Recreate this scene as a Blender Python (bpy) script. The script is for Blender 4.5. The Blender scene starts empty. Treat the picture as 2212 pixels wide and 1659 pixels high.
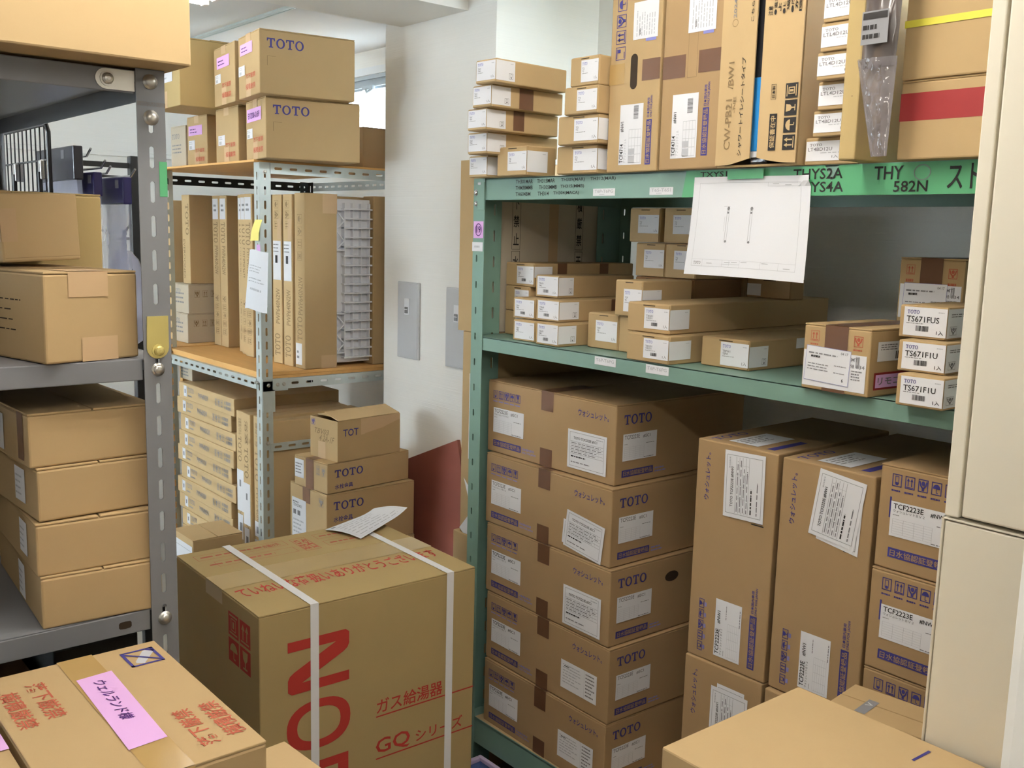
import bpy, bmesh, math, random
from mathutils import Matrix, Vector
random.seed(7)
SC = bpy.context.scene
COL = SC.collection
R = math.radians

# ------------------------------------------------------------------ camera, world, exposure
W_, H_, FPX = 2212, 1659, 2144.886
HEAD, PITCH, ROLL = R(40.0565), R(8.65425), R(1.48823)
d = Vector((-math.cos(HEAD)*math.cos(PITCH), math.sin(HEAD)*math.cos(PITCH), -math.sin(PITCH)))
r0 = d.cross(Vector((0, 0, 1))).normalized(); u0 = r0.cross(d)
c_, s_ = math.cos(ROLL), math.sin(ROLL)
rr, uu = r0*c_ + u0*s_, -r0*s_ + u0*c_
cam = bpy.data.objects.new('camera', bpy.data.cameras.new('camera')); COL.objects.link(cam)
cam.matrix_world = Matrix(((rr.x, uu.x, -d.x, 0), (rr.y, uu.y, -d.y, 0), (rr.z, uu.z, -d.z, 1.655), (0, 0, 0, 1)))
cam.data.sensor_width = 36; cam.data.lens = 36*FPX/W_; cam.data.clip_start = .02
SC.camera = cam
SC.view_settings.view_transform = 'Standard'; SC.view_settings.look = 'None'
SC.view_settings.exposure = 0.0; SC.view_settings.gamma = 1; SC.view_settings.use_curve_mapping = False
w = bpy.data.worlds.new('daylight'); SC.world = w; w.use_nodes = True
w.node_tree.nodes['Background'].inputs[0].default_value = (.95, .98, 1, 1)
w.node_tree.nodes['Background'].inputs[1].default_value = 72.0
SC.cycles.max_bounces = 8; SC.cycles.diffuse_bounces = 5; SC.cycles.use_denoising = True
LAMPS = [  # x, y, turn, length, tube radiance, colour
    (-3.345, .81, 0, 1.25, 11, (255, 251, 244)), (-1.14, .8, 0, 1.25, 43, (255, 249, 240)), (-1.0, 2.36, 90, .9, 270, (232, 246, 255)), (.3, -.2, 90, 1.25, 42, (255, 249, 240))]

# ------------------------------------------------------------------ materials
def lin(c): return tuple((x/255/12.92 if x <= 10.3 else ((x/255+.055)/1.055)**2.4) for x in c) + (1,)
MATS = {}
def mat(name, rgb, rough=.75, metal=0, var=.06, scale=9, bump=0, bscale=60, stretch=None, emit=0, alpha=1, trans=0, spec=.3):
    m = bpy.data.materials.new(name); m.use_nodes = True; nt = m.node_tree; b = nt.nodes['Principled BSDF']
    b.inputs['Roughness'].default_value = rough; b.inputs['Metallic'].default_value = metal
    b.inputs['Specular IOR Level'].default_value = spec
    col = lin(rgb); b.inputs['Base Color'].default_value = col
    tc = nt.nodes.new('ShaderNodeTexCoord'); mp = nt.nodes.new('ShaderNodeMapping'); nt.links.new(tc.outputs['Object'], mp.inputs[0])
    if stretch: mp.inputs['Scale'].default_value = stretch
    if var:
        n = nt.nodes.new('ShaderNodeTexNoise'); n.inputs['Scale'].default_value = scale; n.inputs['Detail'].default_value = 5
        nt.links.new(mp.outputs[0], n.inputs['Vector'])
        mx = nt.nodes.new('ShaderNodeMix'); mx.data_type = 'RGBA'
        mx.inputs['A'].default_value = tuple(x*(1-var) for x in col[:3])+(1,); mx.inputs['B'].default_value = tuple(min(1, x*(1+var)) for x in col[:3])+(1,)
        nt.links.new(n.outputs['Fac'], mx.inputs['Factor']); nt.links.new(mx.outputs['Result'], b.inputs['Base Color'])
    if bump:
        n2 = nt.nodes.new('ShaderNodeTexNoise'); n2.inputs['Scale'].default_value = bscale; nt.links.new(mp.outputs[0], n2.inputs['Vector'])
        bp = nt.nodes.new('ShaderNodeBump'); bp.inputs['Strength'].default_value = bump; bp.inputs['Distance'].default_value = .002
        nt.links.new(n2.outputs['Fac'], bp.inputs['Height']); nt.links.new(bp.outputs[0], b.inputs['Normal'])
    if emit: b.inputs['Emission Color'].default_value = col; b.inputs['Emission Strength'].default_value = emit
    if alpha < 1: b.inputs['Alpha'].default_value = alpha
    if trans: b.inputs['Transmission Weight'].default_value = trans
    MATS[name] = m
mat('kraft', (172, 146, 106), .82, var=.05, bump=.12)
mat('kraft_light', (184, 158, 117), .82, var=.05, bump=.12)
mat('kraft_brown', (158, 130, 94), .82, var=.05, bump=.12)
mat('kraft_olive', (168, 146, 100), .8, var=.05, bump=.12)
mat('kraft_grey', (190, 178, 158), .8, var=.06, bump=.12)
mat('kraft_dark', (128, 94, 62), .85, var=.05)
mat('slit', (52, 40, 28), .9, var=0)
mat('tape_brown', (100, 70, 50), .35, var=.04)
mat('tape_kraft', (186, 157, 121), .55, var=.03)
mat('tape_clear', (172, 142, 92), .18, var=.03, spec=.5)
mat('tape_olive', (180, 158, 114), .3, var=.03, spec=.5)
mat('white_label', (232, 233, 238), .6, var=.015)
mat('paper', (230, 232, 238), .65, var=.01)
mat('pink', (226, 178, 232), .6, var=.02)
mat('yellow', (240, 226, 130), .6, var=.02)
mat('ink_black', (38, 36, 36), .7, var=0)
mat('ink_grey', (128, 128, 132), .7, var=0)
mat('ink_pale', (186, 188, 194), .7, var=0)
mat('ink_blue', (60, 56, 122), .7, var=0)
mat('ink_blue_pale', (128, 130, 190), .7, var=0)
mat('ink_red', (170, 52, 44), .7, var=0)
mat('ink_redpale', (166, 84, 62), .75, var=0)
mat('ink_brown', (134, 112, 80), .8, var=0)
mat('ink_violet', (78, 40, 110), .6, var=0)
mat('red_band', (142, 40, 40), .6, var=.03)
mat('yellow_band', (214, 204, 74), .5, var=.02)
mat('strap_white', (238, 238, 240), .45, var=.02)
mat('green_paint', (114, 146, 133), .42, var=.04, scale=4, spec=.5)
mat('green_tape', (82, 154, 108), .4, var=.03)
mat('grey_paint', (116, 117, 121), .45, var=.03, spec=.5)
mat('shaded_underside', (44, 44, 46), .3, var=.03, spec=.5)  # shade under the grey shelves put into the paint colour
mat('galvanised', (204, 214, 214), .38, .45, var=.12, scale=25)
mat('zinc', (196, 194, 188), .32, .85, var=.06)
mat('zinc_yellow', (206, 190, 120), .35, .6, var=.06)
mat('steel', (190, 190, 190), .25, .95, var=0)
mat('black_wire', (30, 30, 32), .45, var=0)
mat('black_and_backlit', (34, 35, 36), .5, var=.04)  # black carton, and rack steel darkened as if backlit
mat('plywood', (206, 160, 98), .6, var=.12, scale=3, stretch=(1, 12, 12))
mat('red_board', (122, 66, 54), .65, var=.22, scale=5, stretch=(1, 4, 1))
mat('wall_white', (242, 242, 239), .85, var=.02, scale=6, stretch=(.3, .3, 40), bump=.25, bscale=7)
mat('ceiling_white', (234, 235, 235), .9, var=.02)
mat('wall_rough', (238, 235, 228), .85, var=.03, bump=.6, bscale=26)
mat('floor_vinyl', (150, 146, 138), .6, var=.06)
mat('cream_steel', (226, 219, 202), .42, var=.015, spec=.5)
mat('grey_plastic', (194, 196, 200), .4, var=0)
mat('white_plastic', (228, 230, 236), .35, var=.02)
mat('window_frame', (188, 198, 206), .4, .3, var=0)
mat('blind_white', (236, 240, 244), .6, var=0)
mat('glass', (235, 245, 250), .05, var=0, trans=1)
mat('film_black', (44, 44, 48), .16, var=.1, spec=.8, bump=1.0, bscale=28)
mat('film_grey', (128, 122, 126), .1, var=.35, scale=30, spec=1, bump=1.0, bscale=40, alpha=.62)
mat('film_smoke', (84, 76, 74), .18, var=.15, spec=.8, bump=.8, bscale=14)
mat('film_blue', (52, 140, 210), .3, var=.03)
mat('navy', (36, 32, 82), .35, var=.08)
mat('navy_dark', (26, 25, 36), .35, var=.08)
mat('clear_bag', (206, 208, 232), .15, var=.1, spec=.6, alpha=.45, bump=.6, bscale=18)
mat('blue_plastic', (104, 126, 176), .45, var=.05)
mat('lilac', (214, 196, 226), .5, var=.03)
mat('lamp_body', (235, 235, 232), .4, var=0)
mat('lamp_glow', (255, 250, 242), .5, var=0, emit=9)

# ------------------------------------------------------------------ mesh builder
class MB:
    def __init__(s): s.v = []; s.f = []; s.m = []; s.mats = []
    def mi(s, m):
        if m not in s.mats: s.mats.append(m)
        return s.mats.index(m)
    def add(s, vs, fs, m, M=None):
        o = len(s.v); s.v += [tuple(M @ Vector(p)) if M else tuple(p) for p in vs]
        i = s.mi(m)
        for f in fs: s.f.append([o+k for k in f]); s.m.append(i)
    def box(s, x0, y0, z0, x1, y1, z1, m, bev=0, M=None):
        if x0 > x1: x0, x1 = x1, x0
        if y0 > y1: y0, y1 = y1, y0
        if z0 > z1: z0, z1 = z1, z0
        b = min(bev, (x1-x0)/3, (y1-y0)/3, (z1-z0)/3)
        if b <= 0:
            vs = [(x, y, z) for z in (z0, z1) for y in (y0, y1) for x in (x0, x1)]
            fs = [(0, 2, 3, 1), (4, 5, 7, 6), (0, 1, 5, 4), (2, 6, 7, 3), (0, 4, 6, 2), (1, 3, 7, 5)]
            s.add(vs, fs, m, M); return
        bm = bmesh.new(); bmesh.ops.create_cube(bm, size=1)
        for p in bm.verts: p.co = ((x0+x1)/2+p.co.x*(x1-x0), (y0+y1)/2+p.co.y*(y1-y0), (z0+z1)/2+p.co.z*(z1-z0))
        bmesh.ops.bevel(bm, geom=bm.edges[:], offset=b, segments=2, profile=.5, affect='EDGES')
        bm.verts.index_update()
        s.add([p.co[:] for p in bm.verts], [[p.index for p in f.verts] for f in bm.faces], m, M); bm.free()
    def tube(s, pts, r, m, n=8, caps=True):
        pts = [Vector(p) for p in pts]; rings = []
        for i, p in enumerate(pts):
            t = (pts[min(i+1, len(pts)-1)]-pts[max(i-1, 0)]).normalized()
            a = t.orthogonal().normalized() if i == 0 else (pa - t*pa.dot(t)).normalized()
            pa = a; b = t.cross(a)
            rings.append([p + r*(math.cos(2*math.pi*k/n)*a + math.sin(2*math.pi*k/n)*b) for k in range(n)])
        vs = [q for g in rings for q in g]; fs = []
        for i in range(len(pts)-1):
            for k in range(n): fs.append((i*n+k, i*n+(k+1) % n, (i+1)*n+(k+1) % n, (i+1)*n+k))
        if caps: fs += [tuple(range(n))[::-1], tuple((len(pts)-1)*n+k for k in range(n))]
        s.add(vs, fs, m)
    def bolt(s, p, n, r, m):        # domed bolt head along normal n
        n = Vector(n).normalized(); a = n.orthogonal().normalized(); b = n.cross(a); p = Vector(p)
        prof = [(1.25, 0), (1.25, .18), (.95, .2), (.9, .5), (.65, .78), (.3, .9)]; k = 14
        vs = [p + r*(q*(math.cos(2*math.pi*i/k)*a + math.sin(2*math.pi*i/k)*b) + h*n) for q, h in prof for i in range(k)]
        fs = [(j*k+i, j*k+(i+1) % k, (j+1)*k+(i+1) % k, (j+1)*k+i) for j in range(len(prof)-1) for i in range(k)]
        fs.append(tuple((len(prof)-1)*k+i for i in range(k)))
        s.add(vs, fs, m)
    def build(s, name, parent=None, smooth=False):
        me = bpy.data.meshes.new(name); me.from_pydata(s.v, [], s.f)
        for m in s.mats: me.materials.append(MATS[m])
        me.polygons.foreach_set('material_index', s.m)
        if smooth: me.polygons.foreach_set('use_smooth', [True]*len(me.polygons))
        me.update()
        o = bpy.data.objects.new(name, me); COL.objects.link(o)
        if parent: o.parent = parent
        return o

def tag(o, label, cat, group=None):
    o['label'] = label; o['category'] = cat
    if group: o['group'] = group
    return o
def thing(name, label, cat, loc=(0, 0, 0), rz=0, group=None):
    o = bpy.data.objects.new(name, None); COL.objects.link(o); o.location = loc; o.rotation_euler = (0, 0, rz); o.empty_display_size = .05
    return tag(o, label, cat, group)
def struct(name, mb): o = mb.build(name); o['kind'] = 'structure'; return o

# plates with real slot holes (2D curve fill)
_pc = {}
def slot_plate(w, h, slots, t=.002):
    key = (round(w, 4), round(h, 4), tuple(slots), t)
    if key in _pc: return _pc[key]
    cu = bpy.data.curves.new('plate', 'CURVE'); cu.dimensions = '2D'; cu.fill_mode = 'BOTH'; cu.extrude = t/2
    loops = [[(0, 0), (w, 0), (w, h), (0, h)]]
    for cx, cy, sw, sh in slots:
        pts = []; r = min(sw, sh)/2; ax, ay = (sw/2-r, sh/2-r)
        for k in range(12):
            a = 2*math.pi*(k+.5)/12; px, py = r*math.cos(a), r*math.sin(a)
            pts.append((cx+px+math.copysign(ax, px), cy+py+math.copysign(ay, py)))
        loops.append(pts)
    for L in loops:
        sp = cu.splines.new('POLY'); sp.points.add(len(L)-1); sp.use_cyclic_u = True
        for p, q in zip(sp.points, L): p.co = (q[0], q[1], 0, 1)
    o = bpy.data.objects.new('plate', cu); COL.objects.link(o)
    me = o.evaluated_get(bpy.context.evaluated_depsgraph_get()).to_mesh()
    res = ([v.co[:] for v in me.vertices], [list(p.vertices) for p in me.polygons])
    bpy.data.objects.remove(o); _pc[key] = res
    return res
def basis(O, X, Y):
    X = Vector(X); Y = Vector(Y); Z = X.cross(Y)
    return Matrix(((X.x, Y.x, Z.x, O[0]), (X.y, Y.y, Z.y, O[1]), (X.z, Y.z, Z.z, O[2]), (0, 0, 0, 1)))

# ------------------------------------------------------------------ printing: frames on faces
class Fr:
    def __init__(s, O, U, V, n): s.O, s.U, s.V, s.n = Vector(O), Vector(U), Vector(V), Vector(n)
    def P(s, a, b, e=0): return s.O + a*s.U + b*s.V + e*s.n
    def sub(s, q, rot=0):
        if len(q) == 4 and not isinstance(q[0], (tuple, list)):
            a0, b0, a1, b1 = q; z = [(a0, b0), (a1, b0), (a1, b1), (a0, b1)]   # BL BR TR TL
        else: z = [q[3], q[2], q[1], q[0]]                                       # given TL TR BR BL
        k = {0: 0, 90: 1, 180: 2, -90: 3}[rot]
        z = z[k:] + z[:k]
        bl, br, tl = s.P(*z[0]), s.P(*z[1]), s.P(*z[3])
        return Fr(bl, br-bl, tl-bl, s.n)
class Sheet(Fr):            # curved paper: same interface, P bends
    def __init__(s, fn): s.fn = fn
    def P(s, a, b, e=0):
        p = s.fn(a, b); du = s.fn(a+.01, b)-p; dv = s.fn(a, b+.01)-p
        s.U = du*100; s.V = dv*100
        return p + e*du.cross(dv).normalized()
_tc = {}
def text_mesh(t):
    if t in _tc: return _tc[t]
    if t == 'TOTO':
        V, F = [], []
        def quad(*p): o = len(V); V.extend(p); F.append([o+i for i in range(len(p))])
        for k, x in enumerate((0, 1.0, 2.05, 3.05)):
            if k % 2 == 0:
                quad((x, .86), (x+.86, .86), (x+.86, 1), (x, 1)); quad((x, .68), (x+.09, .68), (x+.13, .86), (x, .86)); quad((x+.77, .68), (x+.86, .68), (x+.86, .86), (x+.73, .86))
                quad((x+.33, .1), (x+.53, .1), (x+.53, .86), (x+.33, .86)); quad((x+.2, 0), (x+.66, 0), (x+.66, .1), (x+.2, .1))
            else:
                n = 24
                for i in range(n):
                    a, b = 2*math.pi*i/n, 2*math.pi*(i+1)/n
                    f = lambda A, rx, ry: (x+.46+rx*math.cos(A), .5+ry*math.sin(A))
                    quad(f(a, .27, .4), f(a, .47, .52), f(b, .47, .52), f(b, .27, .4))
        res = (V, F)
    else:
        cu = bpy.data.curves.new('t', 'FONT'); cu.body = t; cu.resolution_u = 2; cu.offset = .012
        o = bpy.data.objects.new('t', cu); COL.objects.link(o)
        me = o.evaluated_get(bpy.context.evaluated_depsgraph_get()).to_mesh()
        res = ([v.co[:2] for v in me.vertices], [list(p.vertices) for p in me.polygons])
        bpy.data.objects.remove(o); bpy.data.curves.remove(cu)
    V, F = res
    x0, x1 = min(p[0] for p in V), max(p[0] for p in V); y0, y1 = min(p[1] for p in V), max(p[1] for p in V)
    V = [((p[0]-x0)/(x1-x0), (p[1]-y0)/max(y1-y0, 1e-6)) for p in V]
    _tc[t] = (V, F, (x1-x0)/(y1-y0)); return _tc[t]
def text(mb, fr, s, q, m='ink_black', rot=0, e=.0006, skew=0):
    if not s.strip(): return
    V, F, _ = text_mesh(s); g = fr.sub(q, rot) if not isinstance(fr, Sheet) else None
    if g: mb.add([g.P(a+skew*b, b, e) for a, b in V], F, m)
    else:
        a0, b0, a1, b1 = q; mb.add([fr.P(a0+a*(a1-a0), b0+b*(b1-b0), e) for a, b in V], F, m)
def rect(mb, fr, q, m, e=.0005, n=1):
    if n == 1 and not isinstance(fr, Sheet):
        g = fr.sub(q); mb.add([g.P(0, 0, e), g.P(1, 0, e), g.P(1, 1, e), g.P(0, 1, e)], [(0, 1, 2, 3)], m); return
    a0, b0, a1, b1 = q; n = max(n, 1)
    nx = n if abs(a1-a0) > .1 else 1; ny = n if abs(b1-b0) > .1 else 1
    vs = [fr.P(a0+(a1-a0)*i/nx, b0+(b1-b0)*j/ny, e) for j in range(ny+1) for i in range(nx+1)]
    mb.add(vs, [(j*(nx+1)+i, j*(nx+1)+i+1, (j+1)*(nx+1)+i+1, (j+1)*(nx+1)+i) for j in range(ny) for i in range(nx)], m)
def poly(mb, fr, pts, m, e=.0005): mb.add([fr.P(a, b, e) for a, b in pts], [tuple(range(len(pts)))], m)
def outline(mb, fr, q, m, t=.001, e=.0006):
    a0, b0, a1, b1 = q; fr.P(.5, .5); tu, tv = t/fr.U.length, t/fr.V.length; n = 10 if isinstance(fr, Sheet) else 1
    for r in ((a0, b0, a1, b0+tv), (a0, b1-tv, a1, b1), (a0, b0, a0+tu, b1), (a1-tu, b0, a1, b1)): rect(mb, fr, r, m, e, n)
def hline(mb, fr, a0, a1, b, m, t=.0008, e=.0006): tv = t/fr.V.length; rect(mb, fr, (a0, b, a1, b+tv), m, e)
def fine(mb, fr, q, n, m='ink_grey', e=.0006, fill=.45, seed=0):   # rows of small print too small to read
    rg = random.Random(seed*31+n); a0, b0, a1, b1 = q; dh = (b1-b0)/n
    for i in range(n):
        y = b1-(i+1)*dh+dh*.25; a = a0; end = a1-(a1-a0)*rg.random()*.4
        while a < end:
            L = (a1-a0)*rg.uniform(.05, .2); rect(mb, fr, (a, y, min(a+L, end), y+dh*fill), m, e); a += L+(a1-a0)*rg.uniform(.015, .05)
def barcode(mb, fr, q, m='ink_black', e=.0006, n=22, vert=False):
    rg = random.Random(5); a0, b0, a1, b1 = q; w0 = [(rg.choice((1, 1, 2, 3)), rg.choice((1, 1, 2))) for _ in range(n)]; T = sum(a+b for a, b in w0); x = 0
    for a, b in w0:
        if vert: rect(mb, fr, (a0, b0+(b1-b0)*x/T, a1, b0+(b1-b0)*(x+a)/T), m, e)
        else: rect(mb, fr, (a0+(a1-a0)*x/T, b0, a0+(a1-a0)*(x+a)/T, b1), m, e)
        x += a+b
def circ(cx, cy, rx, ry, a0=0, a1=360, n=16): return [(cx+rx*math.cos(R(a0+(a1-a0)*i/n)), cy+ry*math.sin(R(a0+(a1-a0)*i/n))) for i in range(n if a1-a0 >= 360 else n+1)]
def icon(mb, fr, q, k, ink, ground=None, rot=0, e=.0006, t=.0014):
    g = fr.sub(q, rot)
    if ground: rect(mb, g, (0, 0, 1, 1), ground, e)
    else: outline(mb, g, (0, 0, 1, 1), ink, t, e)
    e += .0003
    P = lambda pts: poly(mb, g, pts, ink, e)
    B = lambda *r: rect(mb, g, r, ink, e)
    if k == 'up':
        B(.12, .1, .88, .17)
        for x in (.32, .68): B(x-.045, .22, x+.045, .7); P([(x-.15, .62), (x+.15, .62), (x, .88)])
    elif k == 'umbrella': P(circ(.5, .48, .36, .36, 0, 180)); B(.47, .16, .53, .5); B(.53, .14, .66, .2)
    elif k == 'glass': P([(.25, .88), (.75, .88), (.7, .55), (.56, .42), (.44, .42), (.3, .55)]); B(.46, .18, .54, .44); B(.3, .12, .7, .19)
    elif k == 'care':
        P(circ(.5, .68, .18, .18)); P([(.08, .82), (.2, .86), (.3, .55), (.5, .36), (.4, .26), (.16, .5)]); P([(.92, .82), (.8, .86), (.7, .55), (.5, .36), (.6, .26), (.84, .5)]); B(.38, .1, .62, .34)
    elif k == 'stack': B(.12, .1, .88, .17); B(.12, .83, .88, .9); outline(mb, g, (.26, .24, .74, .76), ink, t*1.6, e); rect(mb, g, (.42, .36, .58, .64), ink, e)
    elif k == 'drop': B(.3, .25, .36, .85); B(.64, .25, .7, .85); P(circ(.5, .25, .17, .13)); B(.3, .8, .7, .85)
    elif k == 'half': B(.12, .1, .6, .16); B(.12, .84, .86, .9); rect(mb, g, (.55, .5, .82, .8), 'ink_blue', e)

# ------------------------------------------------------------------ cartons
TH = .0035
class Carton:
    """N = near (front-right) bottom corner; w along -X, depth along +Y; front faces -Y, right side faces +X."""
    def __init__(s, name, label, N, w, dp, h, yaw=0, m='kraft', style='rsc', group=None, cat='cardboard box', seam=None, tilt=0, hole=None):
        a = R(yaw); ux = Vector((math.cos(a), math.sin(a), 0)); uy = Vector((-math.sin(a), math.cos(a), 0))
        c = Vector(N) - ux*w/2 + uy*dp/2
        s.root = thing(name, label, cat, c, a, group)
        if tilt: s.root.rotation_euler = (R(tilt), 0, a)
        s.w, s.d, s.h, s.m = w, dp, h, m
        s.body = MB(); s.parts = []
        x, y = w/2, dp/2
        s.F = Fr((-x, -y, 0), (w, 0, 0), (0, 0, h), (0, -1, 0)); s.R = Fr((x, -y, 0), (0, dp, 0), (0, 0, h), (1, 0, 0)); s.T = Fr((-x, -y, h), (w, 0, 0), (0, dp, 0), (0, 0, 1))
        b = min(.003, h*.05)
        if style == 'rsc':
            s.body.box(-x, -y, 0, x, y, h-TH, m, b)
            along_x = seam == 'x' if seam else w >= dp
            for k in (-1, 1):
                f = MB()
                if along_x: f.box(-x+.001, (.0012 if k > 0 else -y), h-TH+.0002, x-.001, (y if k > 0 else -.0012), h, m, .001)
                else: f.box((.0012 if k > 0 else -x), -y+.001, h-TH+.0002, (x if k > 0 else -.0012), y-.001, h, m, .001)
                s.parts.append(('flap', f))
        elif style == 'tuck':
            s.body.box(-x, -y+.002, 0, x, y, h, m, b)
            f = MB(); f.box(-x+.0022, -y, .002, x-.0022, -y+.0021, h-.003, m, .0008)
            f.box(-w*.12, -y-.0002, h-.0065, w*.16, -y+.0005, h-.0045, 'slit'); s.parts.append(('end_flap', f))
        elif style == 'plain':
            s.body.box(-x, -y, 0, x, y, h, m, b)
    def part(s, name): f = MB(); s.parts.append((name, f)); return f
    def tape(s, strips, m='tape_brown', name='tape'):
        f = s.part(name)
        for face, q in strips:
            g = getattr(s, face); rect(f, g, q, m, .0009)
        return f
    def done(s, body='carton_body'):
        s.body.build(body, s.root)
        for n, f in s.parts: f.build(n, s.root)
        return s
def sticker(c, fq, rq=None, code='', sub='', icons=True, bar=True, big=False, count='1入', seed=1, mt='white_label'):
    """white product sticker on the front that may wrap round the near corner"""
    f = c.part('label'); F, Rr = c.F, c.R
    rect(f, F, fq, mt, .0012); g = F.sub(fq); E = .0017
    text(f, g, 'TOTO', (.08, .76, .36, .9), 'ink_blue_pale' if not big else 'ink_blue', e=E)
    fine(f, g, (.8, .82, .95, .9), 1, 'ink_pale', E)
    if big: text(f, g, code, (.07, .48, .07+min(.8, .095*len(code)), .69), 'ink_black', e=E); fine(f, g, (.07, .41, .5, .46), 1, 'ink_grey', E)
    else:
        text(f, g, code, (.08, .56, .08+min(.5, .055*len(code)), .66), 'ink_grey', e=E); text(f, g, sub or code, (.08, .45, .08+min(.4, .05*len(sub or code)), .54), 'ink_grey', e=E)
        fine(f, g, (.08, .37, .5, .42), 1, 'ink_grey', E, seed=seed)
    if bar: barcode(f, g, (.3, .14, .55, .3) if not big else (.3, .17, .6, .36), 'ink_black', E)
    text(f, g, count, (.78, .08, .94, .24), 'ink_grey' if not big else 'ink_black', e=E)
    if rq:
        rect(f, Rr, rq, mt, .0012); g2 = Rr.sub(rq)
        fine(f, g2, (.75, .84, .92, .9), 1, 'ink_pale', E)
        if icons: icon(f, g2, (.68, .1, .9, .4), 'drop', 'ink_grey', e=E, t=.0008)
    return f
def waybill(c, fr, q, rot=0, code='', e=.0022, name='waybill'):
    f = c.part(name); g = fr.sub(q, rot); rect(f, g, (0, 0, 1, 1), 'white_label', e); E = e+.0006
    outline(f, g, (.06, .06, .94, .94), 'ink_grey', .0008, E)
    text(f, g, code, (.16, .76, .76, .83), 'ink_black', e=E)
    for b in (.7, .62, .54, .46, .38): rect(f, g, (.08, b, .92, b+.006), 'ink_grey', E)
    for a in (.3, .48, .66, .8): rect(f, g, (a, .38, a+.004, .7), 'ink_pale', E)
    for i, b in enumerate((.64, .56, .48, .4)): fine(f, g, (.1, b, .9, b+.05), 1, 'ink_grey', E, .4, i)
    fine(f, g, (.1, .28, .5, .35), 1, 'ink_black', E, .45); fine(f, g, (.1, .14, .72, .2), 1, 'ink_grey', E, .4, 3)
    fine(f, g, (.74, .84, .92, .9), 1, 'ink_pale', E)
    return f
def washlet_label(c, fr, q, rot, code, num, kana, quad=None, e=.0012, pale=False):
    f = c.part('label'); g = fr.sub(quad or q, rot); rect(f, g, (0, 0, 1, 1), 'white_label', e); E = e+.0006
    ik = 'ink_grey' if pale else 'ink_black'
    text(f, g, code, (.04, .8, .48, .95), ik, e=E); text(f, g, num, (.58, .78, .8, .91), ik, e=E)
    if kana: text(f, g, kana, (.04, .69, .5, .77), 'ink_grey', e=E)
    fine(f, g, (.04, .6, .14, .64), 1, 'ink_grey', E); fine(f, g, (.68, .55, .94, .6), 1, 'ink_grey', E)
    for i in range(7): rect(f, g, (.04, .08+i*.07, .62, .085+i*.07), 'ink_pale', E)
    for a in (.04, .2, .36, .5, .62): rect(f, g, (a, .08, a+.004, .5), 'ink_pale', E)
    fine(f, g, (.62, .03, .95, .07), 1, 'ink_grey', E, .7)
    return f

# ================================================================== ROOM
b = MB(); b.box(-5.3, -2.3, -.1, 2.6, 2.6, 0, 'floor_vinyl'); struct('floor', b)
b = MB(); b.box(-5.3, -2.3, 2.46, 2.6, 2.6, 2.56, 'ceiling_white'); struct('ceiling', b)
b = MB(); b.box(-5.3, -2.3, 0, -5.2, 2.6, 2.46, 'wall_white'); struct('wall_left', b)
b = MB(); b.box(-5.2, -2.3, 0, -4.95, -2.2, 2.46, 'wall_white'); b.box(-3.2, -2.3, 0, 2.5, -2.2, 2.46, 'wall_white'); b.box(-4.95, -2.3, 0, -3.2, -2.2, .8, 'wall_white'); b.box(-4.95, -2.3, 2.15, -3.2, -2.2, 2.46, 'wall_white'); struct('wall_front', b)
b = MB()
for q in ((-4.95, .8, -3.2, .84), (-4.95, 2.11, -3.2, 2.15), (-4.95, .84, -4.91, 2.11), (-3.24, .84, -3.2, 2.11), (-4.09, .84, -4.05, 2.11)): b.box(q[0], -2.28, q[1], q[2], -2.22, q[3], 'window_frame')
win2 = b.build('window_2'); win2['kind'] = 'structure'
b = MB(); b.box(-4.91, -2.252, .84, -3.24, -2.248, 2.11, 'glass'); b.build('pane', win2)
def portal(loc, rx, sx, sy):       # tells the renderer where daylight enters
    li = bpy.data.lights.new('window_light', 'AREA'); li.shape = 'RECTANGLE'; li.size = sx; li.size_y = sy; li.cycles.is_portal = True
    lo = bpy.data.objects.new('window_light', li); COL.objects.link(lo); lo.location = loc; lo.rotation_euler = (rx, 0, 0)
portal((-4.075, -2.29, 1.475), R(90), 1.67, 1.27); portal((-4.185, 2.58, 2.215), R(-90), 1.13, .26)
b = MB(); b.box(2.5, -2.3, 0, 2.6, 2.6, 2.46, 'wall_white'); struct('wall_right', b)
WX0, WX1, WZ0, WZ1 = -4.75, -3.62, 2.088, 2.385
b = MB()
b.box(-5.2, 2.5, 0, 2.5, 2.6, WZ0, 'wall_white'); b.box(-5.2, 2.5, WZ1, 2.5, 2.6, 2.46, 'wall_white')
b.box(-5.2, 2.5, WZ0, WX0, 2.6, WZ1, 'wall_white'); b.box(WX1, 2.5, WZ0, 2.5, 2.6, WZ1, 'wall_white'); struct('wall_back', b)
b = MB(); b.box(-3.205, 2.05, 0, -2.56, 2.5, 2.46, 'wall_white'); struct('wall_pillar', b)
b = MB(); b.box(-3.1, -2.2, 2.37, -2.71, 2.05, 2.46, 'wall_white'); struct('trim_1', b)
b = MB()
b.box(-5.2, 1.795, 2.452, -3.4, 1.815, 2.4605, 'galvanised'); b.box(-5.2, 1.825, 2.455, -3.4, 1.832, 2.4605, 'galvanised'); struct('trim_2', b)
b = MB(); b.box(-5.2, -2.2, 1.985, -5.185, 2.5, 2.01, 'wall_white', .003); struct('trim_3', b)
b = MB(); b.box(-.362, .9, 0, 2.5, 1.06, 2.46, 'wall_rough', .012); struct('wall_wing', b)
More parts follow.
